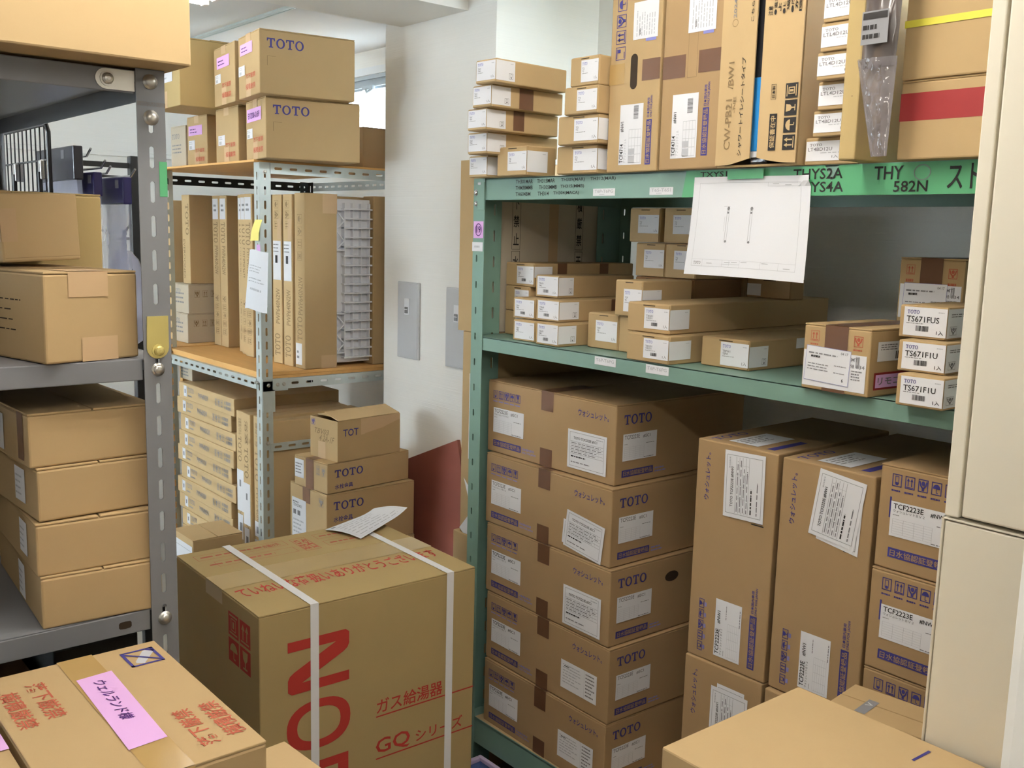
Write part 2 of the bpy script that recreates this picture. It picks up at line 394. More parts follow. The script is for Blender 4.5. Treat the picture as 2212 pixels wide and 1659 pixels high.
# window
b = MB()
for q in ((WX0, 2.335, WX1, WZ1), (WX0, WZ0, WX1, WZ0+.012)): b.box(q[0], 2.5, q[1], q[2], 2.56, q[3], 'window_frame')
for x in (WX0, WX1-.025, (WX0+WX1)/2-.15): b.box(x, 2.505, WZ0, x+.025, 2.56, WZ1, 'window_frame')
b.box(WX0, 2.492, 2.352, WX1, 2.503, WZ1, 'blind_white')
b.box(WX0, 2.515, 2.29, WX1, 2.545, 2.335, 'window_frame'); b.box(WX0, 2.5, 2.3, WX1, 2.515, 2.312, 'window_frame')
win = b.build('window_1'); win['kind'] = 'structure'
b = MB(); b.box(WX0, 2.528, WZ0, WX1, 2.532, 2.335, 'glass'); b.build('pane', win)
b = MB(); b.box(-4.09, 2.485, 2.285, -4.0, 2.505, 2.305, 'window_frame', .004); b.tube([(-4.06, 2.49, 2.29), (-4.02, 2.47, 2.27), (-3.96, 2.468, 2.283)], .006, 'window_frame'); b.build('latch', win)
b = MB(); b.box(WX0, 2.47, WZ0-.012, WX1, 2.5, WZ0, 'window_frame', .003); b.build('sill', win)
# ceiling lamps
for i, (x, y, rz, L, P, cl) in enumerate(LAMPS):
    t = thing('fluorescent_lamp', ['white fluorescent ceiling lamp over the slotted steel rack, its end just in frame', 'white fluorescent ceiling lamp over the aisle between the racks', 'added unseen fluorescent lamp brightening the pillar side behind the green rack', 'white fluorescent ceiling lamp above the viewer'][i], 'ceiling lamp', (x, y, 2.46), R(rz))  # third lamp is added, unseen, to brighten the pillar side
    b = MB(); b.box(-.075, -L/2-.02, -.03, .075, L/2+.02, -.0005, 'lamp_body', .008); b.build('housing', t)
    mn = 'tube_glow' + 'abcd'[i]; mat(mn, cl, .5, var=0, emit=P)
    for dx in (-.045, .045):
        b = MB(); b.tube([(dx, -L/2, -.052), (dx, L/2, -.052)], .016, mn, 12); b.build('tube', t, True)
        b = MB(); b.box(dx-.018, -L/2-.018, -.07, dx+.018, -L/2, -.028, 'lamp_body', .003); b.build('tube_holder', t)
        b = MB(); b.box(dx-.018, L/2, -.07, dx+.018, L/2+.018, -.028, 'lamp_body', .003); b.build('tube_holder', t)
# switch plates on the pillar
for i, (x0, x1, z0, z1) in enumerate([(-3.1, -2.963, 1.187, 1.468), (-2.796, -2.659, 1.187, 1.464)]):
    t = thing('switch_plate', ['tall grey wall plate with one switch, left one on the white pillar', 'tall grey wall plate on the white pillar half hidden by the standing cartons'][i], 'switch plate', ((x0+x1)/2, 2.05, z0))
    hw = (x1-x0)/2; hh = z1-z0
    b = MB(); b.box(-hw, -.009, 0, hw, 0, hh, 'grey_plastic', .003); b.box(-hw+.006, -.0105, .006, hw-.006, -.008, hh-.006, 'grey_plastic', .001); b.build('cover', t)
    b = MB(); b.box(-.018, -.013, hh*.68-.03, .012, -.009, hh*.68+.03, 'white_plastic', .002); b.build('switch_frame', t)
    b = MB(); b.box(-.012, -.016, hh*.68-.024, .006, -.011, hh*.68-.001, 'ink_grey', .001); b.box(-.012, -.0162, hh*.68-.012, .006, -.0155, hh*.68-.009, 'white_plastic'); b.build('toggle', t)

def wb(mb, name, root, parent=None, smooth=False):   # mesh given in world coordinates, child of an unrotated root
    L = root.location; mb.v = [(x-L.x, y-L.y, z-L.z) for x, y, z in mb.v]
    return mb.build(name, parent or root, smooth)
def slots(n, z0, pitch, x, w, h): return [(x, z0+i*pitch, w, h) for i in range(n)]

# ================================================================== GREEN RACK
g = thing('storage_rack', 'green painted steel rack of three shelves holding cartons on the right', 'storage rack', (-1.31, 2.0, 0))
GX0, GX1, GY0, GY1 = -2.217, -.40, 1.711, 2.29
for sx, x in ((1, GX0), (-1, GX1)):
    for sy, y in ((1, GY0-.002), (-1, GY1+.002)):
        b = MB(); H = 1.80
        v, f = slot_plate(.05, H, slots(24, .06, .0725, .018, .006, .02)); b.add(v, f, 'green_paint', basis((x, y, 0), (sx, 0, 0), (0, 0, 1)))
        v, f = slot_plate(.1, H, slots(24, .05, .0725, .075, .008, .032)); b.add(v, f, 'green_paint', basis((x, y, 0), (0, sy, 0), (0, 0, 1)))
        p = wb(b, 'post', g)
        if sx > 0 and sy > 0:
            b = MB()
            b.bolt((x+.012, y-.001, 1.762), (0, -1, 0), .007, 'steel'); b.bolt((x+.012, y-.001, 1.732), (0, -1, 0), .006, 'steel'); wb(b, 'bolt', g, p)
            b = MB(); b.box(x+.02, y-.0035, 1.715, x+.05, y-.001, 1.79, 'green_paint', .001); b.box(x+.022, y-.0045, 1.783, x+.034, y-.003, 1.789, 'white_label'); wb(b, 'corner_plate', g, p)
            fr = Fr((x, y-.001, 0), (.05, 0, 0), (0, 0, 1), (0, -1, 0))
            b = MB(); rect(b, fr, (.08, 1.638, .95, 1.684), 'pink', .0012); gg = fr.sub((.08, 1.638, .95, 1.684))
            text(b, gg, '19', (.32, .3, .74, .72), 'ink_violet', e=.002)
            n = 20; o1 = circ(.52, .5, .34, .38); i1 = circ(.52, .5, .28, .33)
            for k in range(16): poly(b, gg, [o1[k], o1[(k+1) % 16], i1[(k+1) % 16], i1[k]], 'ink_violet', .002)
            q = wb(b, 'number_note', g, p); q['label'] = 'pink note with circled 19'
            b = MB(); rect(b, fr, (-.02, 1.602, .93, 1.627), 'white_label', .0012); fine(b, fr, (.2, 1.609, .7, 1.621), 1, 'ink_pale', .002); wb(b, 'sticker', g, p)
for i, (zt, lip) in enumerate(((.2365, .08), (1.3665, .038), (1.7995, .058))):
    b = MB(); T = .003
    zd = zt-.004 if i == 0 else zt
    b.box(GX0+.004, GY0, zd-T, GX1-.004, GY1, zd, 'green_paint')
    b.box(GX0+.03, GY0, zt-lip, GX1-.03, GY0+T, zt, 'green_paint', .001); b.box(GX0+.03, GY0+T, zt-lip, GX1-.03, GY0+.02, zt-lip+T, 'green_paint')
    b.box(GX0+.004, GY1-T, zt-lip, GX1-.004, GY1, zt, 'green_paint'); b.box(GX0+.004, GY0+.06, zt-lip, GX0+.007, GY1, zt, 'green_paint'); b.box(GX1-.007, GY0+.06, zt-lip, GX1-.004, GY1, zt, 'green_paint')
    sh = wb(b, 'shelf', g)
    if i == 0: b = MB(); b.box(GX0+.05, GY0+.001, zd, GX1-.05, GY1-.01, zt, 'kraft_light'); wb(b, 'shelf_liner', g, sh)
    if i == 2: b = MB(); b.box(GX0+.004, GY1, zt-.006, GX1-.004, 2.494, zt, 'ceiling_white'); wb(b, 'light_block_board', g, sh)  # added unseen board, keeps rear lamp light off the wall below
    fr = Fr((0, GY0, 0), (1, 0, 0), (0, 0, 1), (0, -1, 0))
    if i == 2:
        for x0, x1, t in ((-1.749, -1.675, 'T6P-T6PG'), (-1.566, -1.496, 'T6S-T6S1')):
            b = MB(); q = (x0, 1.748, x1, 1.765); rect(b, fr, q, 'white_label', .0008); s = fr.sub(q); text(b, s, t, (.08, .4, .92, .85), 'ink_pale', e=.0014); fine(b, s, (.3, .12, .55, .3), 1, 'ink_pale', .0014); wb(b, 'shelf_sticker', g, sh)
        b = MB(); E = .0008
        poly(b, fr, [(-1.47, 1.7415), (-1.085, 1.7415), (-1.115, 1.7985), (-1.46, 1.7985)], 'green_tape', E)
        text(b, fr, 'TXYS166R', (-1.42, 1.7835, -1.30, 1.795), 'ink_black', e=.0015); text(b, fr, 'THYS2A', (-1.185, 1.773, -1.075, 1.7935), 'ink_black', e=.0016); text(b, fr, 'THYS4A', (-1.185, 1.748, -1.072, 1.768), 'ink_black', e=.0016)
        q = wb(b, 'green_tape', g, sh); q['label'] = 'green tape with handwritten codes'
        b = MB(); poly(b, fr, [(-1.112, 1.7415), (-.6, 1.7415), (-.6, 1.7985), (-1.085, 1.7985)], 'green_tape', .0005)
        text(b, fr, 'THY', (-1.01, 1.769, -.953, 1.793), 'ink_black', e=.0016); text(b, fr, '582N', (-.97, 1.746, -.905, 1.766), 'ink_black', e=.0016); text(b, fr, 'ストック置き', (-.87, 1.748, -.68, 1.795), 'ink_black', e=.0016)
        o1 = circ(-.917, 1.78, .016, .014); i1 = circ(-.917, 1.78, .0145, .0125)
        for k in range(16): poly(b, fr, [o1[k], o1[(k+1) % 16], i1[(k+1) % 16], i1[k]], 'ink_grey', .0014)
        q = wb(b, 'green_tape', g, sh); q['label'] = 'green tape with handwritten stock note'
        b = MB(); rg = random.Random(3)
        for k, (z, txts) in enumerate(((1.783, ('TH301MAR', 'TH315MAR', 'TH309(MAR)', 'TH312(MAR)')), (1.767, ('THM38MMB', 'TH305MMB', 'TH315(MMB)')), (1.751, ('TH604BM', 'TH314', 'TH304(MACA)')))):
            x = -2.04
            for t in txts: wd = .0085*len(t); text(b, fr, t, (x, z, x+wd, z+.010), 'ink_black', e=.0006); x += wd+.012+.02*rg.random()
        wb(b, 'marker_writing', g, sh)
    if i == 1:
        for x0, x1 in ((-1.721, -1.649), (-1.552, -1.482)):
            b = MB(); q = (x0, 1.342, x1, 1.362); rect(b, fr, q, 'white_label', .0012); s = fr.sub(q); text(b, s, 'T6P-T6PG', (.08, .4, .92, .8), 'ink_pale', e=.002); wb(b, 'shelf_sticker', g, sh)

# drawing sheet taped to the top beam
def sheet_fn(TL, TR, BR, BL, bulge):
    TL, TR, BR, BL = map(Vector, (TL, TR, BR, BL))
    return lambda a, b: (BL*(1-a)+BR*a)*(1-b) + (TL*(1-a)+TR*a)*b + Vector(bulge(a, b))
fn = sheet_fn((-1.433, 1.7065, 1.784), (-1.142, 1.7065, 1.781), (-1.133, 1.706, 1.572), (-1.438, 1.706, 1.576),
              lambda a, b: (0, -.006*math.sin(math.pi*a)*(1-b) - .014*(1-b)**2 + (-.008*max(0, a-.9)*10*(b > .9)), .002*math.sin(3*a)*(1-b)))
t = thing('drawing_sheet', 'white technical drawing sheet hanging from the green top beam', 'paper sheet', (-1.29, 1.706, 1.572))
S = Sheet(fn); b = MB(); n = 20
vs = [S.P(i/n, j/n) for j in range(n+1) for i in range(n+1)]
b.add(vs, [(j*(n+1)+i, j*(n+1)+i+1, (j+1)*(n+1)+i+1, (j+1)*(n+1)+i) for j in range(n) for i in range(n)], 'paper')
E_ = .0006
outline(b, S, (.06, .09, .93, .94), 'ink_pale', .0006, E_)
rect(b, S, (.06, .16, .93, .162), 'ink_pale', E_, 10)
for a in (.16, .34, .4, .49, .66, .8): rect(b, S, (a, .09, a+.0015, .16), 'ink_pale', E_)
for a0, b0, a1, b1 in ((.66, .9, .92, .94), (.34, .12, .49, .122)): outline(b, S, (a0, b0, a1, b1), 'ink_pale', .0005, E_)
text(b, S, 'TOTO', (.08, .11, .145, .14), 'ink_grey', e=E_)
for x, q in ((.33, 0), (.53, 1)):
    rect(b, S, (x, .36, x+.004, .68), 'ink_pale', E_, 4); rect(b, S, (x+.018, .36, x+.021, .68), 'ink_pale', E_, 4)
    poly(b, S, circ(x+.012, .68, .012, .02), 'ink_grey', E_); poly(b, S, circ(x+.012, .35, .01, .012), 'ink_grey', E_); rect(b, S, (x+.004, .63, x+.02, .65), 'ink_grey', E_)
rect(b, S, (.3, .7, .355, .702), 'ink_grey', E_); rect(b, S, (.315, .45, .317, .6), 'ink_pale', E_)
for a, bb in ((.2, .12), (.36, .135), (.42, .14), (.5, .145), (.67, .145), (.84, .11), (.7, .92), (.8, .91)): rect(b, S, (a, bb, a+.05, bb+.007), 'ink_pale', E_)
wb(b, 'sheet', t)
b = MB(); fr = Fr((-1.34, 1.7035, 1.777), (.09, 0, 0), (0, 0, .018), (0, -1, 0)); rect(b, fr, (0, 0, 1, 1), 'green_tape', .0025); wb(b, 'tape', t)

# ================================================================== GREY RACK
g = thing('storage_rack', 'dark grey bolted steel rack on the left with slotted post', 'storage rack', (-1.9, -.35, 0))
AX0, AX1, AY0, AY1 = -2.42, -1.465, -1.26, .56
for sx, x in ((-1, AX1), (1, AX0)):
    for sy, y in ((-1, AY1), (1, AY0)):
        b = MB(); H = 1.872
        sl = slots(37, .0205, .0494, .021, .0072, .031)
        v, f = slot_plate(.041, H, sl); b.add(v, f, 'grey_paint', basis((x-sx*.001, y, 0), (0, sy, 0), (0, 0, 1)))
        if sy < 0: v, f = slot_plate(.041, H, sl, .0021); b.add(v, f, 'grey_paint', basis((x-sx*.001, y-.001, 0), (sx, 0, 0), (0, 0, 1)))
        else: v, f = slot_plate(.041, H, sl, .0021); b.add(v, f, 'grey_paint', basis((x-sx*.001, y+.001, 0), (sx, 0, 0), (0, 0, 1)))
        p = wb(b, 'post', g)
        if sx < 0 and sy < 0:
            for z, r, m in ((1.855, .0085, 'zinc'), (1.805, .0088, 'zinc'), (1.44, .008, 'zinc'), (1.051, .0085, 'zinc')):
                b = MB(); b.bolt((x+.002, .539, z), (1, 0, 0), r, m); wb(b, 'bolt', g, p, True)
            b = MB(); pts = [(0, .063)]+[(.015+.0165*math.cos(R(a)), .016+.016*math.sin(R(a))) for a in range(180, 361, 20)]+[(.0315, .063)]
            b.add([(x+.0035, .5245+u, 1.4565+v) for u, v in pts], [tuple(range(len(pts)))], 'zinc_yellow')
            b.add([(x+.0012, .5245+u, 1.4565+v) for u, v in pts]+[(x+.0035, .5245+u, 1.4565+v) for u, v in pts], [(i, (i+1) % len(pts), len(pts)+(i+1) % len(pts), len(pts)+i) for i in range(len(pts))], 'zinc_yellow')
            b.bolt((x+.0035, .5405, 1.468), (1, 0, 0), .0082, 'zinc_yellow'); q = wb(b, 'bracket', g, p); q['label'] = 'yellowish zinc bracket plate with rounded foot'
            b = MB(); b.box(x+.0015, .549, 1.694, x+.0025, .5605, 1.744, 'green_tape'); wb(b, 'tape', g, p)
            b = MB(); b.box(x+.0012, .5195, 1.821, x+.002, .5605, 1.827, 'kraft_dark'); wb(b, 'rust_line', g, p)
for zt, lip in ((1.869, .032), (1.4565, .032), (1.0685, .033), (.12, .033)):
    b = MB(); T = .002
    b.box(AX0+.003, AY0, zt-T, AX1-.004, AY1-.003, zt, 'grey_paint'); b.box(AX0+.03, AY0+.03, zt-T-.012, AX1-.03, AY1-.05, zt-T, 'shaded_underside')
    b.box(AX1-.008, AY0+.003, zt-lip, AX1-.003, AY1-.0415, zt, 'grey_paint', .0015); b.box(AX0+.002, AY0, zt-lip, AX0+.005, AY1-.003, zt, 'grey_paint')
    for y in (AY0, AY1-.005): b.box(AX0+.003, y, zt-lip, AX1-.045, y+.002, zt, 'shaded_underside')
    sh = wb(b, 'shelf', g)
    if zt == 1.869:
        b = MB(); pts = [(.052, 0), (.052, .028)]+[(.0125+.0145*math.cos(R(a)), .014+.014*math.sin(R(a))) for a in range(90, 271, 20)]
        n = len(pts); b.add([(AX1-.0015, .4665+u, 1.8395+v) for u, v in pts], [tuple(range(n))], 'zinc')
        b.add([(AX1-.003, .4665+u, 1.8395+v) for u, v in pts]+[(AX1-.0015, .4665+u, 1.8395+v) for u, v in pts], [(i, (i+1) % n, n+(i+1) % n, n+i) for i in range(n)], 'zinc')
        b.bolt((AX1-.0015, .481, 1.8535), (1, 0, 0), .0085, 'zinc'); wb(b, 'bracket', g, sh)
    if zt == 1.0685:
        b = MB(); fr = Fr((AX1-.0028, 0, 0), (0, 1, 0), (0, 0, 1), (1, 0, 0)); poly(b, fr, [(.48+.0095*max(-1, min(1, 1.6*math.cos(R(a)))), 1.0515+.006*math.sin(R(a))) for a in range(0, 360, 30)], 'slit', .0004); wb(b, 'slot_hole', g, sh)

# ================================================================== SLOTTED (GALVANISED) RACK
g = thing('storage_rack', 'galvanised slotted angle rack with wooden shelf boards at the back', 'storage rack', (-3.75, 1.93, 0))
BX0, BX1, BY0, BY1 = -4.2, -3.295, 1.59, 2.27
for sx, x in ((-1, BX1), (1, BX0)):
    for sy, y in ((1, BY0), (-1, BY1)):
        b = MB(); H = 1.878 if sy > 0 else 1.86; m = 'galvanised' if sx < 0 and sy > 0 else ('black_and_backlit' if sx > 0 and sy < 0 else 'galvanised')
        sl = slots(37, .03, .05, .02, .009, .03)
        v, f = slot_plate(.042, H, sl); b.add(v, f, m, basis((x, y, 0), (0, sy, 0), (0, 0, 1))); b.add(v, f, m, basis((x, y, 0), (sx, 0, 0), (0, 0, 1)))
        p = wb(b, 'post', g)
        if sx < 0 and sy > 0:
            b = MB(); b.box(x+.001, y+.001, .985, x+.0035, y+.05, 1.10, 'galvanised', .001); b.box(x+.001, y+.001, 1.062, x+.0035, y+.102, 1.108, 'galvanised', .001)
            for yy, z in ((.024, 1.085), (.06, 1.085), (.085, 1.085)): b.bolt((x+.0035, y+yy, z), (1, 0, 0), .006, 'zinc')
            wb(b, 'corner_bracket', g, p)
            for xx in (-.03, -.045): b = MB(); b.bolt((x+xx, y-.002, 1.092), (0, -1, 0), .006, 'zinc'); wb(b, 'bolt', g, p)
            for zz in (1.845, .87): b = MB(); b.bolt((x+.001, y+.02, zz), (1, 0, 0), .0065, 'zinc'); wb(b, 'bolt', g, p)
def beam(p, X, L, m, hgt=.038, dz=-1, ofs=0, inward=None):
    b = MB(); n = int(L/.055)
    v, f = slot_plate(L, hgt, [(.03+i*(L-.06)/max(n-1, 1), hgt/2, .03, .009) for i in range(n)])
    b.add(v, f, m, basis((p[0], p[1], p[2]-hgt), X, (0, 0, 1)))
    if inward: b.box(*[min(a, c) for a, c in zip(p, (p[0]+X[0]*L+inward[0]*.03, p[1]+X[1]*L+inward[1]*.03, p[2]-.002))], *[max(a, c) for a, c in zip(p, (p[0]+X[0]*L+inward[0]*.03, p[1]+X[1]*L+inward[1]*.03, p[2]-.002))], m)
    wb(b, 'beam', g)
for zt in (1.877, 1.106, .28):
    Ly = BY1-BY0; Lx = BX1-BX0
    beam((BX1+.003, BY0+.04, zt), (0, 1, 0), Ly-.08, 'galvanised', inward=(-1, 0))
    beam((BX0-.003, BY0+.02, zt-(.02 if zt > 1.5 else 0)), (0, 1, 0), Ly-.02, 'black_and_backlit' if zt > 1.5 else 'galvanised')  # backlit look of the top left beam put into its colour
    beam((BX0+.02, BY1+.003, zt-.02), (1, 0, 0), Lx-.04, 'galvanised')
    if zt < 1.5: beam((BX0+.02, BY0-.003, zt), (1, 0, 0), Lx-.06, 'galvanised', inward=(0, 1))
beam((BX1+.003, BY0+.03, .868), (0, 1, 0), Ly-.06, 'galvanised', hgt=.03)
for i, (z0, z1, x1, y0) in enumerate(((1.8772, 1.885, BX1-.0, BY0-.02), (1.1065, 1.118, BX1-.005, BY0+.01), (1.1185, 1.13, BX1-.003, BY0+.006), (.2805, .30, BX1-.006, BY0+.006))):
    b = MB(); b.box(BX0-.12 if i == 0 else BX0+.01, y0, z0, x1, BY1-.01, z1, 'plywood', .001); wb(b, 'shelf_board', g)
# notes on its corner post
def note(name, label, TL, TR, BR, BL, m, bulge, lines, tapeq=None):
    t = thing(name, label, 'paper note', BL); S = Sheet(sheet_fn(TL, TR, BR, BL, bulge)); b = MB(); n = 8
    b.add([S.P(i/n, j/n) for j in range(n+1) for i in range(n+1)], [(j*(n+1)+i, j*(n+1)+i+1, (j+1)*(n+1)+i+1, (j+1)*(n+1)+i) for j in range(n) for i in range(n)], m)
    for q in lines: fine(b, S, q[:4], q[4], 'ink_pale', .0006, .35, 2)
    wb(b, 'sheet', t)
    if tapeq: b = MB(); poly(b, Fr((0, BY0-.03, 0), (1, 0, 0), (0, 0, 1), (0, -1, 0)), tapeq, 'pink', 0); wb(b, 'tape', t)
Y = 1.562
note('paper_note', 'white printed sheet taped to the slotted corner post', (-3.32, Y, 1.572), (-3.176, Y, 1.57), (-3.17, Y-.01, 1.362), (-3.345, Y-.01, 1.363), 'paper', lambda a, b: (0, -.012*math.sin(math.pi*a), .004*math.sin(5*a)), ((.15, .62, .9, .76, 3), (.15, .45, .95, .55, 2), (.3, .3, .9, .4, 1)), [(-3.262, 1.561), (-3.23, 1.561), (-3.236, 1.592), (-3.262, 1.592)])
note('sticky_note', 'pale yellow sticky note on the slotted corner post above the white sheet', (-3.325, BY0-.004, 1.678), (-3.268, BY0-.004, 1.678), (-3.28, BY0-.014, 1.605), (-3.345, BY0-.014, 1.603), 'yellow', lambda a, b: (0, -.004*math.sin(math.pi*b), 0), ())

# ================================================================== WIRE GRID STAND AND HUNG PACKS
t = thing('wire_grid_stand', 'black wire grid stand behind the grey rack', 'wire stand', (-3.0, .76, 0))
b = MB(); gy = .75
for x in (-3.32, -2.75): b.tube([(x, gy, .02), (x, gy, 1.88), (x+(.02 if x < -3 else -.02), gy, 1.9)], .006, 'black_wire')
b.tube([(-3.3, gy, 1.9), (-2.77, gy, 1.9)], .006, 'black_wire')
for k in range(13): b.tube([(-3.29+k*.042, gy, .1), (-3.29+k*.042, gy, 1.9)], .0022, 'black_wire', 6)
for z in (.3, .6, .9, 1.2, 1.5, 1.73, 1.81): b.tube([(-3.32, gy, z), (-2.75, gy, z)], .0026, 'black_wire', 6)
wb(b, 'grid_panel', t)
for x in (-3.32, -2.75): b = MB(); b.tube([(x, gy-.1, .008), (x, gy+.08, .008)], .008, 'black_wire'); wb(b, 'foot', t)
for x in (-3.26, -3.05, -2.8): b = MB(); b.box(x-.012, gy-.012, 1.76, x+.012, gy+.012, 1.81, 'steel', .003); b.box(x-.006, gy-.016, 1.68, x+.006, gy-.006, 1.78, 'black_wire', .002); wb(b, 'clip', t)
t2 = thing('hook_stand', 'dark upright stand with long silver display hooks behind the grey rack', 'display stand', (-3.2, .98, 0))
b = MB(); b.box(-3.2, .85, 0, -3.17, .88, 1.86, 'black_wire', .003); b.box(-3.2, 1.10, 0, -3.17, 1.13, 1.86, 'black_wire', .003)
for z in (1.75, 1.79, 1.83): b.box(-3.19, .85, z-.008, -3.18, 1.13, z+.008, 'black_wire')
b.box(-3.35, .86, 0, -3.02, .87, .02, 'black_wire'); b.box(-3.35, 1.11, 0, -3.02, 1.12, .02, 'black_wire'); wb(b, 'frame', t2)
HK = [(.87, 1.83, .34), (.9, 1.80, .36), (.94, 1.79, .28), (1.0, 1.755, .2), (1.0, 1.785, .3)]
for y, z, L in HK:
    b = MB(); b.tube([(-3.18, y, z), (-3.18+L, y, z), (-3.18+L+.035, y, z+.018)], .0032, 'steel', 8); wb(b, 'hook', t2)
def pack(label, x0, x1, y, z0, z1, m, zb, cat='hanging pack'):
    t = thing('hanging_pack', label, cat, ((x0+x1)/2, y, zb), group='packs on the display hooks')
    b = MB(); b.box(x0, y-.012, z0, x1, y+.012, z1, m, .003); q = x1-(x1-x0)*.3; b.box(q, y-.0128, z1-.03, q+.025, y+.0128, z1-.008, 'ink_grey'); wb(b, 'header_card', t)
    b = MB(); n = 8; rg = random.Random(len(label)); vs = []; 
    for j in range(n+1):
        for i in range(n+1):
            a, c = i/n, j/n; vs.append((x0+(x1-x0)*a+.006*math.sin(9*c), y-.006-.008*math.sin(math.pi*a)*math.sin(math.pi*c)+rg.uniform(-.002, .002), zb+(z0-zb)*c))
    for j in range(n+1):
        for i in range(n+1):
            a, c = i/n, j/n; vs.append((x0+(x1-x0)*a+.006*math.sin(9*c), y+.006+.008*math.sin(math.pi*a)*math.sin(math.pi*c), zb+(z0-zb)*c))
    k = n+1; fs = [(s*k*k+j*k+i, s*k*k+j*k+i+1, s*k*k+(j+1)*k+i+1, s*k*k+(j+1)*k+i) for s in (0, 1) for j in range(n) for i in range(n)]
    b.add(vs, fs, 'clear_bag'); wb(b, 'bag', t, smooth=True)
pack('dark navy header pack hanging behind the wire grid', -3.02, -2.68, .80, 1.76, 1.845, 'navy_dark', 1.5)
pack('narrow dark pack hanging second from the wire grid', -3.06, -2.9, .86, 1.74, 1.82, 'navy_dark', 1.55)
pack('narrow navy pack hanging just left of the bright blue one', -3.0, -2.85, .90, 1.725, 1.79, 'navy', 1.5)
pack('bright navy blue header pack hanging nearest the grey post', -2.98, -2.78, .955, 1.705, 1.778, 'navy', 1.47)
b = MB(); prof = [(0, .10), (.05, .15), (.058, .3), (.05, .36), (.02, .4), (.014, .43), (.012, .45)]
for y, z0, s, l in ((1.0, 1.3, 1.0, 'clear plastic bag with a grey nozzle behind the grey post'),):
    t = thing('plastic_bag', l, 'plastic bag', (-2.95, y, z0)); b = MB(); k = 16; pr = [(.03, 0), (.062, .02), (.07, .12), (.066, .2), (.045, .25), (.02, .275)]
    vs = [(-2.95+q*math.cos(2*math.pi*i/k)*(1+.08*math.sin(3*i)), y+q*.8*math.sin(2*math.pi*i/k), z0+h) for q, h in pr for i in range(k)]
    b.add(vs, [(j*k+i, j*k+(i+1) % k, (j+1)*k+(i+1) % k, (j+1)*k+i) for j in range(len(pr)-1) for i in range(k)]+[tuple(range(k))], 'clear_bag'); wb(b, 'bag', t, smooth=True)
    b = MB(); b.tube([(-2.95, y, z0+.27), (-2.95, y, z0+.335)], .006, 'ink_grey'); b.tube([(-2.95, y-.014, z0+.31), (-2.95, y+.014, z0+.31)], .004, 'ink_grey'); wb(b, 'nozzle', t)
    b = MB(); b.tube([(-3.18, y, z0+.33), (-2.94, y, z0+.33), (-2.91, y, z0+.345)], .0032, 'steel'); wb(b, 'hook', t2)

# ================================================================== CARTONS: TOP OF GREEN RACK
ZT, ZM, ZB = 1.80, 1.367, .237
CB = 'carton'
G1 = 'flat cartons stacked on the left end of the green top shelf'
ordn = ['lowest', 'second lowest', 'middle', 'second highest', 'topmost']
for i, (x, y, z, w_, h, yaw) in enumerate([(-2.106, 1.665, ZT, .08, .056, 0), (-2.057, 1.624, 1.856, .083, .055, -.3), (-2.019, 1.591, 1.911, .079, .054, .4), (-1.991, 1.583, 1.965, .076, .054, 1.1), (-1.958, 1.569, 2.019, .077, .057, 2.4)]):
    c = Carton(CB, ordn[i]+' of five long flat cartons, left end of green top shelf'+(', brown-taped side' if i in (2, 3) else ''), (x, y, z), w_, .245, h, yaw, 'kraft_light', 'tuck', G1)
    sticker(c, (.07, .12, 1, .92), (0, .1, .255, .93), 'THY', 'TBG', bar=False, seed=i)
    if i == 3: c.tape([('R', (.375, .03, .57, .97))])
    if i == 2: c.tape([('R', (.36, .08, .51, 1))])
    c.done()
c = Carton(CB, 'small lone carton standing in front of the five flat cartons on the green top shelf', (-1.945, 1.665, ZT), .123, .097, .074, -1.2, 'kraft', 'tuck')
sticker(c, (.376, .17, 1, .82), (0, .12, .7, .83), 'TB', 'T8', bar=False, icons=False); c.done()
for i, (x, y, z, w_, h, yaw) in enumerate([(-1.715, 1.687, ZT, .141, .067, .5), (-1.698, 1.669, 1.867, .136, .068, .9), (-1.694, 1.659, 1.935, .11, .064, 1.2), (-1.694, 1.66, 1.999, .094, .067, .9)]):
    c = Carton(CB, ['bottom', 'second from bottom', 'third from bottom', 'top'][i]+' carton of the four stacked against the tall white-labelled upright carton', (x, y, z), w_, .4, h, yaw, 'kraft', 'tuck', 'four cartons stacked on the green top shelf')
    sticker(c, (.42 if i < 2 else .4, .12, 1, .86), (0, .14, .1, .86) if i < 2 else None, 'T3', 'TQ', bar=False, icons=False, seed=i); c.done()
